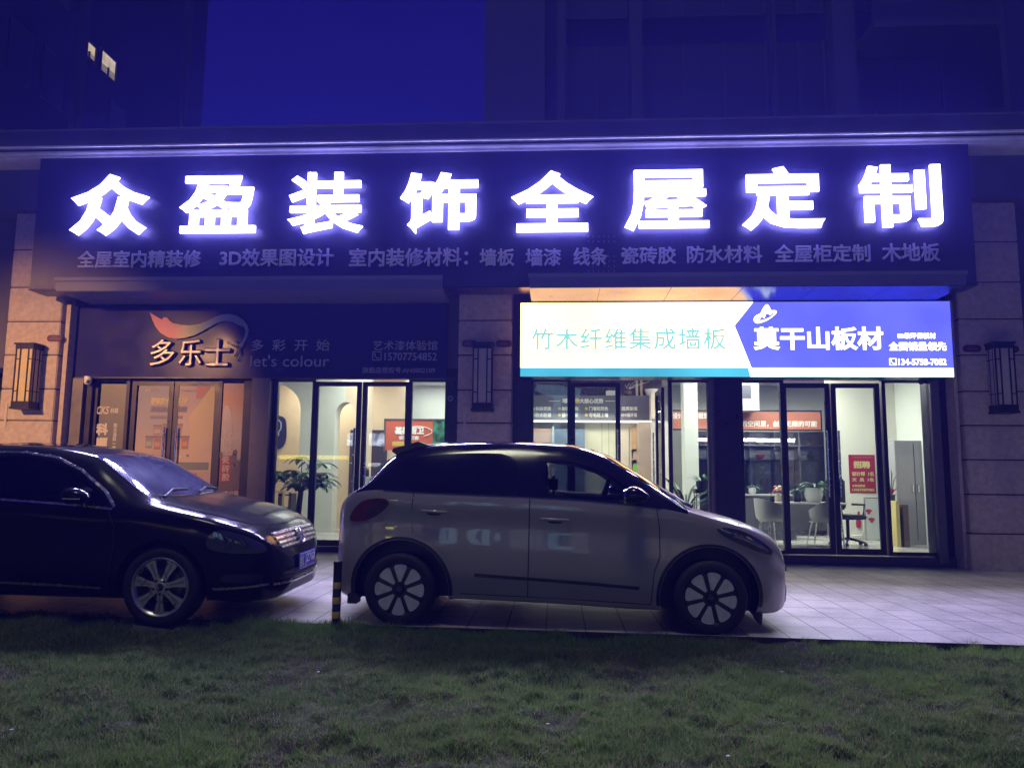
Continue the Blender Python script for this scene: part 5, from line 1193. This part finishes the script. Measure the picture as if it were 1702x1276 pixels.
for px, py, col, lab, w_ in ((1056, 777, (.20, .55, .06), 'green packet on the middle shelf of the oak niche', .05), (1056, 757, (.5, .42, .36), 'pale packet on the upper shelf of the oak niche', .045)):
    p = a(px, py + 6, HY + .16); b = MB(); b.prism([(-w_, 0), (w_, 0), (w_ * .8, .12), (w_ * .4, .17), (-w_ * .5, .16), (-w_ * .9, .1)], -.03, .03, mat(lab[:4] + '_packet', col, .4)); tag(b.build('packet', loc=(p.x, HY + .18, p.z)), lab, 'packet')

# pale steel column and slogan banner, bookcase
CY = 14.6
q = prc(1139, 640, 1162, 960, CY); t = thing('pillar_inside', 'white square column standing inside the right shop', 'column', ((q[0] + q[2]) / 2, CY, .08))
b = MB(); b.box(q[0], CY, .08, q[2], CY + .35, 3.349, WHITEW); tp(b.build('shaft', t), t); b = MB(); b.box(q[0] - .012, CY - .012, .08, q[2] + .012, CY + .362, .18, mat('skirting_grey', (.4, .4, .38), .5)); tp(b.build('skirting', t), t)
BY = 16.2
q = prc(1118, 684, 1363, 713, BY); t = thing('slogan_banner', 'terracotta banner with white handwritten characters on the wall behind the desk', 'banner', ((q[0] + q[2]) / 2, BY, q[1]))
flat('panel', *q, BY, mat('terracotta', (.42, .14, .08), .5, 0, noise=(4, .06)), t, .03)
b = MB(); b.box(q[0], BY - .035, q[3] + .002, q[2] + .03, BY, q[3] + .03, BLACKF); b.box(q[0], BY - .035, q[1] - .03, q[2] + .03, BY, q[1] - .002, BLACKF); b.box(q[2] + .002, BY - .035, q[1] - .002, q[2] + .03, BY, q[3] + .002, BLACKF); tp(b.build('frame', t), t)
YB = BY - .032
ptext('设计', 1118, 1135, 686, 696, YB, PW2, t, .03); ptext('视觉', 1160, 1178, 686, 696, YB, PW2, t, .03)
ptext('有限的空间里，创造无限的可能', 1211, 1358, 699, 709.5, YB, PW2, t, .02, shear=.08)
SH = 16.35
q = prc(1160, 716, 1372, 900, SH); bc = thing('bookcase', 'tall grey glazed bookcase with shelves under the slogan banner', 'bookcase', ((q[0] + q[2]) / 2, SH, .08))
BCG = mat('bookcase_grey', (.40, .40, .42), .45, 0, noise=(3, .1))
flat('back', q[0], .08, q[2], q[3], SH + .35, BCG, bc, .02)
xs_ = [a(p_, 800, SH).x for p_ in (1160, 1210, 1248, 1290, 1330, 1372)]
for x in xs_: b = MB(); b.box(x - .012, SH, .08, x + .012, SH + .329, q[3], BCG); tp(b.build('upright', bc), bc)
for py in (717, 740, 764, 786, 808, 832, 858):
    z = a(1290, py, SH).z; b = MB()
    for i in range(5): b.box(xs_[i] + .0135, SH + .012, z - .012, xs_[i + 1] - .0135, SH + .328, z + .012, BCG)
    tp(b.build('shelf', bc), bc)
g = MB(); g.box(q[0], SH - .012, .1, q[2], SH - .006, q[3] - .02, glass('cabinet_glass', (.8, .82, .84), 1.6)); tp(g.build('glass_front', bc), bc)
# decorations on the shelves
rg = random.Random(11)
DECO = [((.55, .35, .08), 'amber'), ((.5, .1, .06), 'red'), ((.6, .58, .5), 'cream'), ((.12, .3, .12), 'green'), ((.3, .2, .12), 'brown'), ((.2, .28, .4), 'blue')]
k = 0
ROW = {740: 'top', 764: 'second', 786: 'third', 808: 'fourth', 832: 'fifth'}; COL = ['first', 'second', 'third', 'fourth', 'fifth']
for py in (740, 764, 786, 808, 832):
    for i in range(5):
        z = a(1290, py, SH).z + .0125; x = (xs_[i] + xs_[i + 1]) / 2 + .06 * (rg.random() - .5); col, cn = DECO[k % 6]; k += 1; kind = rg.choice(('vase', 'book_row', 'bowl', 'book_row'))
        lab = '%s %s on the %s shelf, %s bay of the grey bookcase' % (cn, kind.replace('_', ' '), ROW[py], COL[i])
        b = MB(); m = mat('deco_' + cn, col, .35, 0, noise=(6, .25))
        if kind == 'vase': b.lathe([(0, 0), (.05, 0), (.07, .07), (.03, .13), (.04, .17), (.035, .17)], m, 16)
        elif kind == 'bowl': b.lathe([(0, 0), (.04, 0), (.10, .07), (.11, .10), (.10, .10), (0, .02)], m, 16)
        else:
            xx_ = -.14
            while xx_ < .12:
                wv = .018 + .025 * rg.random(); hv = .12 + .07 * rg.random(); b.box(xx_, -.08, 0, xx_ + wv, .06, hv, mat('book_' + DECO[rg.randint(0, 5)][1], DECO[rg.randint(0, 5)][0], .6)); xx_ += wv + .002
        tag(b.build(kind, smooth=kind != 'book_row', loc=(x, SH + .15, z)), lab, kind.replace('_row', 's').replace('_', ' '), 'ornaments on the bookcase')
lamp('AREA', 'bookcase_fill', (4.0, SH - .55, 2.05), 38, (1, .95, .85), 2.2, (4.0, SH + .3, 1.0), sy=.1)  # unseen strip light added to brighten the bookcase shelves
# window of the mezzanine room seen at the top left
q = prc(1232, 640, 1262, 682, 15.6); t = thing('wall_unit_panel', 'white bulkhead with a small dark window high up in the right shop', 'bulkhead', ((q[0] + q[2]) / 2, 15.6, q[1]))
b = MB(); b.box(q[0] - .35, 15.6, q[1], q[2], 16.1, 3.349, mat('bulkhead_grey', (.34, .34, .34), .6)); tp(b.build('box', t), t)
q = prc(1234, 640, 1248, 661, 15.6); b = MB(); b.box(q[0], 15.585, q[1], q[2], 15.598, q[3], mat('dim_window', (.08, .08, .11), .2)); tp(b.build('window', t), t)
# desk, chairs, plants
DY = 13.7
zd = .76
q = prc(1262, 828, 1398, 840, DY); dk = thing('office_desk', 'round cornered white desk in the right shop with plants on it', 'desk', ((q[0] + q[2]) / 2, DY, .08))
dz = a(1330, 835, DY - .3).z - .08
b = MB(); b.prism(rrect(-.72, -.36, .72, .36, .2), dz - .03, dz, mat('desk_white', (.62, .61, .58), .35), 'z'); b.build('desktop', dk)
for s_ in (-1, 1):
    for r_ in (-1, 1): b = MB(); b.tube([(s_ * .58, r_ * .25, dz - .03), (s_ * .62, r_ * .28, 0)], .018, STEEL, 8); b.build('leg', dk)
b = MB(); b.box(-.55, .24, .25, .55, .26, dz - .032, BCG); b.build('modesty_panel', dk)
SHELL = mat('shell_white', (.66, .65, .62), .35, 0, noise=(4, .05))
def shell_chair(px, py, Y, rz, label):
    p = a(px, py, Y); t = thing('shell_chair', label, 'chair', (p.x, Y, .08), (0, 0, rz), 'white shell chairs at the desk')
    b = MB(); n = 18; V = []; F = []
    for i in range(n + 1):
        th = -2.2 + 4.4 * i / n
        for (r, z, kk) in ((.02, .44, 0), (.19, .45, 0), (.235, .50, 0), (.25, .62, .2), (.265, .82, 1)):
            hgt = z if z < .6 else .44 + (z - .44) * (1 - .50 * (abs(th) / 2.2) ** 2)
            V.append((r * math.sin(th), r * math.cos(th) + .02, hgt))
    for i in range(n):
        for j in range(4): F.append((i * 5 + j, i * 5 + j + 1, i * 5 + j + 6, i * 5 + j + 5))
    b.add(V, F, SHELL); b.lathe([(0, .437), (.2, .437), (.2, .45)], SHELL, 24); b.build('seat_shell', t, True, auto=60)
    for s_ in (-1, 1):
        for r_ in (-1, 1): b = MB(); b.tube([(s_ * .12, r_ * .12, .435), (s_ * .21, r_ * .21, 0)], [.013, .010], STEEL, 8); b.build('leg', t)
shell_chair(1283, 870, 13.15, 1.9, 'white shell chair at the left end of the desk'); shell_chair(1366, 870, 13.15, -2.2, 'white shell chair turned sideways in front of the desk')
p = a(1408, 850, 14.0); t = thing('office_chair', 'dark swivel office chair behind the right end of the desk', 'office chair', (p.x, 14.0, .08), (0, 0, .5))
b = MB(); b.bbox(-.24, -.24, .45, .24, .24, .53, UPH, .03); b.build('seat', t, True); b = MB(); b.bbox(-.23, .2, .60, .23, .27, 1.15, UPH, .03); b.build('backrest', t, True)
b = MB(); b.tube([(0, 0, .1), (0, 0, .45)], .03, BLACKP, 12); b.tube([(0, .2, .5), (0, .28, .7)], .025, BLACKP, 8); b.build('column', t)
for k in range(5): b = MB(); b.tube([(0, 0, .12), (.3 * math.cos(k * 1.257), .3 * math.sin(k * 1.257), .06)], [.025, .015], BLACKP, 8); b.lathe([(0, -.02), (.03, -.02), (.03, .02), (0, .02)], BLACKP, 12, 'y', (.3 * math.cos(k * 1.257), .3 * math.sin(k * 1.257), .03)); b.build('castor_leg', t)
for s_ in (-1, 1): b = MB(); b.tube([(s_ * .25, -.12, .5), (s_ * .29, -.12, .70), (s_ * .29, .14, .70)], .02, BLACKP, 8); b.build('armrest', t, True)
def leafy(px, py, Y, zb, label, n, L, wd, potr, poth, potm, seed, ms, up_=.9, parent=None):
    r = random.Random(seed); p = a(px, py, Y); t = thing('potted_plant', label, 'plant', (p.x, Y, zb))
    b = MB(); b.lathe([(0, 0), (potr * .75, 0), (potr, poth * .5), (potr * .92, poth), (potr * .8, poth), (0, poth * .9)], potm, 22); b.build('pot', t, True)
    b = MB()
    for k in range(n):
        an = r.random() * 6.283; leaf(b, (.03 * math.cos(an), .03 * math.sin(an), poth * .95), (math.cos(an), math.sin(an), up_ * (.5 + r.random())), L * (.6 + .5 * r.random()), wd, ms[r.randint(0, 1)], 1.2)
    b.build('foliage', t, True); return t
zt2 = .08 + dz
leafy(1352, 820, 13.6, zt2, 'green leafy plant in a white ridged pot on the desk', 40, .46, .03, .15, .25, WP, 5, LEAFM)
leafy(1325, 822, 13.75, zt2, 'dark spiky plant left of the white pot on the desk', 26, .36, .018, .07, .16, BLACKP, 6, LEAFM, 1.2)
t = thing('table_vase', 'cream vase with red flowers at the left end of the desk', 'vase', (a(1293, 826, 13.6).x, 13.6, zt2)); b = MB(); b.lathe([(0, 0), (.045, 0), (.055, .07), (.03, .14), (.038, .16)], mat('vase_cream', (.6, .5, .4), .4), 18); b.build('body', t, True)
RD = mat('flower_red', (.5, .06, .05), .5)
for k in range(6):
    bm = bmesh.new(); bmesh.ops.create_uvsphere(bm, u_segments=10, v_segments=8, radius=.032); b = MB(); b.bm(bm, RD if k < 4 else mat('flower_cream', (.7, .55, .4), .5)); o = b.build('flower', t, True); o.location = (.05 * math.cos(k * 1.05), .04 * math.sin(k * 1.05), .19 + .03 * (k % 3))
t = thing('pen_cup', 'dark pen holder between the vase and the mullion', 'cup', (a(1283, 826, 13.7).x, 13.7, zt2)); b = MB(); b.lathe([(0, 0), (.045, 0), (.045, .10), (.04, .10), (0, .01)], BLACKP, 16); b.build('cup', t, True)
b = MB()
for k in range(4): b.tube([(.01 * (k - 1.5), 0, .02), (.03 * (k - 1.5), .01 * k, .17)], .005, RD if k == 1 else ND, 6)
b.build('pens', t)
leafy(1250, 800, 15.2, a(1250, 812, 15.2).z - .1, 'small white pot of dark leaves before the bookcase', 22, .24, .02, .07, .12, WP, 8, LEAFM)
bw = a(1250, 812, 15.2); t = thing('low_cabinet', 'dark low cabinet in front of the bookcase', 'cabinet', (bw.x, 15.2, .08)); hh = bw.z - .1 - .08
b = MB(); b.bbox(-.75, -.22, 0, .75, .22, hh - .03, mat('cabinet_dark', (.10, .10, .12), .4), .01); b.build('body', t); b = MB(); b.box(-.77, -.24, hh - .028, .77, .24, hh - .001, BCG); b.build('top', t)
for x in (-.38, 0, .38): b = MB(); b.box(x - .003, -.224, .05, x + .003, -.221, hh - .06, BLACKP); b.build('door_gap', t)
leafy(1166, 815, 14.0, a(1166, 812, 14.0).z, 'bushy green plant in a black box by the white column', 30, .24, .018, .10, .14, BLACKP, 9, LEAFM, 1.5)
t = thing('plant_stand', 'tall thin black stand carrying the bushy plant by the column', 'stand', (a(1166, 812, 14.0).x, 14.0, .08)); hh = a(1166, 812, 14.0).z - .081
b = MB(); b.box(-.13, -.13, hh - .08, .13, .13, hh - .001, BLACKP); b.build('top', t)
for s_ in (-1, 1):
    for r_ in (-1, 1): b = MB(); b.tube([(s_ * .11, r_ * .11, 0), (s_ * .11, r_ * .11, hh - .09)], .010, BLACKP, 6); b.build('leg', t)
leafy(1140, 845, 12.7, .085, 'arching long leaved plant on the floor behind the glass beside the open door', 30, 1.0, .022, .15, .62, BLACKP, 12, LEAFM, 1.7)
# recruitment poster, white board, steel cabinet
PYW = 15.4
b = MB(); b.box(a(1376, 700, PYW).x, PYW, .08, 6.6, PYW + .1, 3.349, mat('cream_wall', (.74, .73, .66), .7, 0, noise=(2, .03))); o = b.build('room_wall', bld)
q = prc(1411.5, 755.5, 1455, 819, PYW - .01); t = thing('recruitment_poster', 'red poster with gold characters on the white wall', 'poster', ((q[0] + q[2]) / 2, PYW, q[1]))
flat('sheet', *q, PYW - .004, mat('poster_crimson', (.34, .012, .05), .45), t, .006)
GOLD = mat('poster_gold', (.62, .52, .20), .45); YQ = PYW - .011
ptext('招聘', 1418, 1446, 766, 778, YQ, GOLD, t, .05); ptext('设计师  1名', 1415.5, 1452, 783.5, 791, YQ, GOLD, t, .04); ptext('文  员  1名', 1415.5, 1452, 793.5, 800, YQ, GOLD, t, .04)
ptext('有意者联系', 1416, 1438, 805, 809, YQ, GOLD, t, .03); ptext('13457587082', 1416, 1453, 811.5, 816, YQ, GOLD, t, .03); ptext('众盈装饰全屋定制', 1416, 1450, 758.5, 761, YQ, mat('poster_pink', (.5, .12, .14), .5), t, .02)
q = prc(1438.5, 828, 1480, 896, 15.1); t = thing('white_board', 'white board leaning low against the wall under the red poster', 'board', ((q[0] + q[2]) / 2, 15.1, q[1]))
flat('board', *q, 15.1, mat('board_white', (.60, .63, .62), .25), t, .02); b = MB()
for xx0, zz0, xx1, zz1 in ((q[0] - .02, q[1] - .02, q[0] - .001, q[3] + .02), (q[2] + .001, q[1] - .02, q[2] + .02, q[3] + .02), (q[0] - .001, q[3] + .001, q[2] + .001, q[3] + .02), (q[0] - .001, q[1] - .02, q[2] + .001, q[1] - .001)): b.box(xx0, 15.075, zz0, xx1, 15.105, zz1, STEEL)
tp(b.build('frame', t), t)
for cx, cy in ((1444, 850), (1449, 864)):
    p = a(cx, cy, 15.07); b = MB(); b.prism([(p.x + .05 * math.cos(k) * (1 + .5 * math.sin(3 * k)), p.z + .05 * math.sin(k)) for k in np.linspace(0, 6, 14)], 15.074, 15.078, mat('board_red', (.45, .05, .08), .5)); tp(b.build('red_mark', t), t)
p = a(1433, 868, 15.2); b = MB(); b.prism([(-.04, -.10), (.03, -.12), (.05, 0), (.02, .10), (.03, .2), (0, .2), (-.03, .08), (-.05, -.02)], -.008, .008, mat('tassel_red', (.42, .03, .07), .6)); tag(b.build('wall_tassel', loc=(p.x, PYW - .02, p.z)), 'red hanging ornament on the wall left of the white board', 'ornament')
p0, p1, p2 = a(1397, 890, 15.35), a(1432, 890, 15.35), a(1437, 880, 15.35); b = MB(); b.tube([(p0.x, 15.37, p0.z), (p1.x, 15.37, p1.z), (p2.x, 15.37, p2.z + .0), (p2.x, 15.37, p2.z + .35)], .012, WP, 8); tag(b.build('cable_duct'), 'thin white pipe along the foot of the white wall', 'pipe')
q = prc(1491, 732, 1521, 918, 14.4); t = thing('steel_cabinet', 'tall grey steel cabinet at the right end of the right shop', 'cabinet', ((q[0] + q[2]) / 2, 14.4, .08))
GC = mat('cabinet_grey', (.34, .34, .36), .45, 0, noise=(3, .06))
x3 = a(1560, 800, 14.4).x; b = MB(); b.bbox(q[0], 14.4, .08, x3, 14.95, q[3], GC, .01); tp(b.build('body', t), t)
xm_ = a(1521, 800, 14.4).x; b = MB(); b.box(xm_ - .004, 14.394, .16, xm_ + .004, 14.399, q[3] - .06, BLACKP); tp(b.build('door_gap', t), t)
for dx in (-.05, .05): b = MB(); b.box(xm_ + dx - .01, 14.375, 1.0, xm_ + dx + .01, 14.398, 1.14, STEEL); tp(b.build('handle', t), t)
for px, m, lab, w_ in ((1487, GOLD, 'gold framed board leaning beside the steel cabinet', .03), (1500, NDB, 'dark brown board leaning against the steel cabinet', .045)):
    z0 = .08; p = a(px, 870, 13.9); b = MB(); b.box(-w_, -.2, 0, w_, .2, a(px, 832 if m is GOLD else 838, 13.9).z - z0, m); tag(b.build('leaning_board', loc=(p.x, 13.95, z0)), lab, 'board')
p = a(1484, 820, 14.2); t = thing('flower_vase', 'slim dark vase with red flowers behind the right door post', 'vase', (p.x, 14.25, .08)); hz = a(1484, 822, 14.2).z - .08
b = MB(); b.lathe([(0, 0), (.08, 0), (.09, .3), (.05, hz - .08), (.06, hz)], BLACKP, 18); b.build('body', t, True)
b = MB()
for k in range(7):
    an = k * .9; leaf(b, (0, 0, hz), (math.cos(an) * .6, math.sin(an) * .6, 1.2), .16, .03, RD, .6)
    b.tube([(0, 0, hz), (.05 * math.cos(an), .05 * math.sin(an), hz + .25), (.10 * math.cos(an), .1 * math.sin(an), hz + .34 + .04 * (k % 3))], .006, LEAFM[0], 6)
b.build('flowers', t)

# ------------------------------------------------------------------ street lamp glow from outside the frame
lamp('SPOT', 'street_lamp', (-10.6, 0.3, 5.2), 6200, (1, .50, .17), .06, (-8.2, 11.7, 1.5), math.radians(34), blend=.85)

# ------------------------------------------------------------------ towers behind
TOWER = mat('tower_render', (.03, .03, .115), .8, 0, noise=(.5, .2)); TOWERL = mat('tower_band', (.05, .05, .10), .8, 0, noise=(.5, .2)); TGL = mat('tower_glass', (.03, .03, .07), .4, 0)
tw = thing('apartment_tower', 'tall dark apartment tower rising behind the right shop roof', 'building', (8, 18, 0))
TY = 18.0
def trec(name, px0, px1, Y, dep, m, z0=5.0, z1=60.):
    x0, x1 = a(px0, 100, Y).x, a(px1, 100, Y).x; b = MB(); b.box(x0, Y, z0, x1, Y + dep, z1, m); return tp(b.build(name, tw), tw)
b = MB(); b.box(a(806, 100, TY).x, TY + .6, 0, 22, TY + 12, 60, TOWER); tp(b.build('wall', tw), tw)
trec('pilaster', 806, 905, TY, .598, TOWERL); trec('pilaster', 926, 940, TY + .2, .398, TOWERL); trec('pilaster', 1049, 1068, TY + .1, .498, TOWERL)
trec('pilaster', 1386, 1424, TY + .1, .498, TOWERL); trec('pilaster', 1664, 1674, TY - .2, .798, TOWERL); trec('pilaster', 1286, 1291, TY + .3, .298, TOWERL)
k = 0
for px0, px1 in ((941, 1047), (1070, 1284), (1293, 1384), (1426, 1662)):
    x0, x1 = a(px0, 100, TY).x + .03, a(px1, 100, TY).x - .03
    for fl in range(6):
        z0 = 6.9 + fl * 3.0; f = MB(); f.box(x0, TY + .50, z0, x1, TY + .598, z0 + 2.2, TGL); w_o = tp(f.build('window', tw), tw)
        n = max(2, int((x1 - x0) / .9)); f = MB()
        for i in range(n + 1): xx = x0 + (x1 - x0) * i / n; f.box(xx - .025, TY + .46, z0 - .02, xx + .025, TY + .498, z0 + 2.22, TOWERL)
        f.box(x0, TY + .47, z0 - .05, x1, TY + .495, z0 - .021, TOWERL); fo = f.build('frame', w_o)
for fl in range(5):
    z0 = 8.6 + fl * 3.0; x0, x1 = a(1454, 100, TY - .9).x, a(1672, 100, TY - .9).x; f = MB(); f.box(x0, TY - .9, z0, x1, TY + .49, z0 + .16, TOWERL); bo_ = tp(f.build('balcony', tw), tw)
    f = MB(); f.box(x0, TY - .88, z0 + .162, x1, TY - .84, z0 + 1.0, TGL); f.build('balustrade', bo_)
tl = thing('apartment_tower', 'dark apartment tower at the far left with two lit windows', 'building', (-18, 14, 0))
b = MB(); b.box(-34, 14, 0, -14, 28, 70, TOWER); tp(b.build('wall', tl), tl)
for Y in (16.5, 20.2, 26.2): b = MB(); b.box(-13.998, Y, 0, -13.8, Y + .3, 70, TOWERL); tp(b.build('pilaster', tl), tl)
def yof(px): return -14 / ((px - 851) / FPX * 1.0 - math.tan(YAW)) if False else None
def on_wall(px, py):
    d = (px - 851) / FPX * rt - (py - 638) / FPX * up + fw; s_ = -13.99 / d.x; return Vector((0, 0, CAM_H)) + d * s_
LIT = lamp_face('lit_window', (1, .80, .50), .75, 1.6, .5); DIM = lamp_face('dim_lit_window', (.9, .72, .48), .22, 1.2, .5)
def wall_window(p0, p1, lit):
    A, B = on_wall(*p0), on_wall(*p1); y0, y1, z0, z1 = min(A.y, B.y), max(A.y, B.y), min(A.z, B.z), max(A.z, B.z)
    b = MB(); b.box(-13.998, y0, z0, -13.95, y1, z1, lit); o = tp(b.build('window', tl), tl)
    f = MB(); ym = (y0 + y1) / 2
    for ya, yb, za, zb in ((y0 - .06, y0, z0 - .06, z1 + .06), (y1, y1 + .06, z0 - .06, z1 + .06), (y0, y1, z1, z1 + .06), (y0, y1, z0 - .06, z0), (ym - .025, ym + .025, z0, z1)): f.box(-13.995, ya, za, -13.90, yb, zb, TOWERL)
    f.build('frame', o); return (y0, y1, z0, z1)
def lit_room(y0, y1, z0, z1):
    """lit room seen through an opening: bright ceiling part, darker low part"""
    b = MB(); zm = z0 + (z1 - z0) * .42; b.box(-13.998, y0, zm, -13.95, y1, z1, LIT); b.box(-13.998, y0, z0, -13.95, y1, zm - .001, DIM); o = tp(b.build('window', tl), tl)
    o['label'] = 'lit window'
    f = MB(); ym = (y0 + y1) / 2
    for ya, yb, za, zb in ((y0 - .06, y0, z0 - .06, z1 + .06), (y1, y1 + .06, z0 - .06, z1 + .06), (y0, y1, z1, z1 + .06), (y0, y1, z0 - .06, z0), (ym - .02, ym + .02, z0, zm)): f.box(-13.995, ya, za, -13.90, yb, zb, TOWERL)
    f.build('frame', o)
A, B = on_wall(166, 90), on_wall(188, 132); lit_room(A.y, B.y, on_wall(166, 118).z, on_wall(166, 82).z)
A, B = on_wall(136, 72), on_wall(155, 95); lit_room(A.y, B.y, on_wall(140, 92).z, on_wall(140, 66).z)
for fl in range(4):
    for y0 in (17.6, 18.9, 22.0, 24.9):
        z0 = 4.4 + 3 * fl
        if abs(z0 - on_wall(166, 118).z) < 2.4 and y0 > 21 and y0 < 25.5: continue
        b = MB(); b.box(-13.998, y0, z0 + .9, -13.96, y0 + .9, z0 + 2.4, TGL); o = tp(b.build('window', tl), tl)

for px, py, lab in ((529, 1119, 'tiny white paper scrap on the lawn in front of the hatchback rear wheel'), (911, 1204, 'tiny white paper scrap low on the lawn near the middle'), (1299, 1104, 'tiny pale scrap on the lawn below the hatchback nose'), (18, 1226, 'tiny pale scrap at the far left of the lawn'), (1210, 1258, 'curled pale scrap at the bottom of the lawn')):
    d_ = (px - 851) / FPX * rt - (py - 638) / FPX * up + fw; k_ = (-.06 - CAM_H) / d_.z; P_ = Vector((0, 0, CAM_H)) + d_ * k_; zl = float(lawn_z(np.array([P_.x]), np.array([P_.y]))[0])
    b = MB(); b.prism([(-.010, -.004), (.002, -.008), (.011, .002), (.005, .008), (-.008, .006)], 0, .002, mat('scrap_paper', (.45, .44, .42), .7), 'z'); tag(b.build('paper_scrap', loc=(P_.x, P_.y, zl + .028)), lab, 'litter', 'paper scraps on the lawn')

# ------------------------------------------------------------------ the row of shops across the street, mirrored in the paint and glass
ob = thing('opposite_building', 'low building across the street behind the viewer with lit shop windows', 'building', (0, -19, 0))
b = MB(); b.box(-40, -24, -.3, 40, -19, 9, TOWER); tp(b.build('wall', ob), ob)
WWIN = lamp_face('shop_window_warm', (1, .80, .55), .5, .4, .5); CWIN = lamp_face('shop_window_cool', (.75, .88, 1), .5, .4, .5)
for i, x in enumerate((-27, -21, -14, -8.5, -2, 4, 10.5, 16, 22, 29)):
    b = MB(); b.box(x, -19, .2, x + 3.6, -18.95, 2.6 if i % 3 else 2.2, WWIN if i % 2 else CWIN); o = tp(b.build('window', ob), ob)
    b = MB()
    for k in range(4): b.box(x + 1.2 * k - .04, -18.94, .2, x + 1.2 * k + .04, -18.9, 2.6, BLACKF)
    tp(b.build('frame', ob), ob)
osg = thing('phone_shop_sign', 'lit sign of a phone shop across the street behind the viewer', 'sign', (-1.9, -18.8, 3.9))
CYS = emit('phone_letter', (.42, .72, 1), 1.8)
c_ = text('letter', '手', -1.5, 1.5, 0, 5.6, 0, CYS, osg, .1, .03); c_.rotation_euler = (0, 0, math.pi); c_.location = (1.9, 0, 0)
c_ = text('letter', '机', -1.5, 1.5, 0, 5.6, 0, CYS, osg, .1, .03); c_.rotation_euler = (0, 0, math.pi); c_.location = (-1.9, 0, 0)
for nm, lab, cat, x0, x1, z0, z1, m in (('lit_sign', 'narrow yellow lit sign strip across the street', 'sign', -15.7, -11.7, 2.12, 2.34, emit('yellow_strip', (1, .8, .06), 9)), ('lit_sign', 'bright white blue lit sign box across the street', 'sign', -11.8, -9.7, 2.9, 3.6, lamp_face('cool_box', (.72, .80, 1), 10, 2.2, .8)), ('lit_sign', 'thin white lit strip across the street', 'sign', -11.6, -9.9, 1.75, 1.95, emit('white_strip', (.9, .95, 1), 7))):
    t = thing(nm, lab, cat, ((x0 + x1) / 2, -18.8, z0)); b = MB(); b.box((x0 - x1) / 2, 0, 0, (x1 - x0) / 2, .08, z1 - z0, m); b.build('face', t); b = MB(); b.box((x0 - x1) / 2 - .03, -.1, -.03, (x1 - x0) / 2 + .03, -.003, z1 - z0 + .03, BLACKF); b.build('case', t)
# ------------------------------------------------------------------ thin blue volume added to imitate lens veil and letter glow
hz = bpy.data.materials.new('glare_veil'); hz.use_nodes = True; t_ = hz.node_tree; t_.nodes.clear(); o_ = t_.nodes.new('ShaderNodeOutputMaterial'); v_ = t_.nodes.new('ShaderNodeVolumePrincipled')
v_.inputs['Color'].default_value = (.13, .115, 1, 1); v_.inputs['Density'].default_value = .0028; v_.inputs['Anisotropy'].default_value = .35; t_.links.new(v_.outputs[0], o_.inputs['Volume'])
b = MB(); b.box(-90, -70, -1.6, 90, 50, 75, hz); tag(b.build('glare_veil'), kind='stuff')
S.cycles.volume_bounces = 0
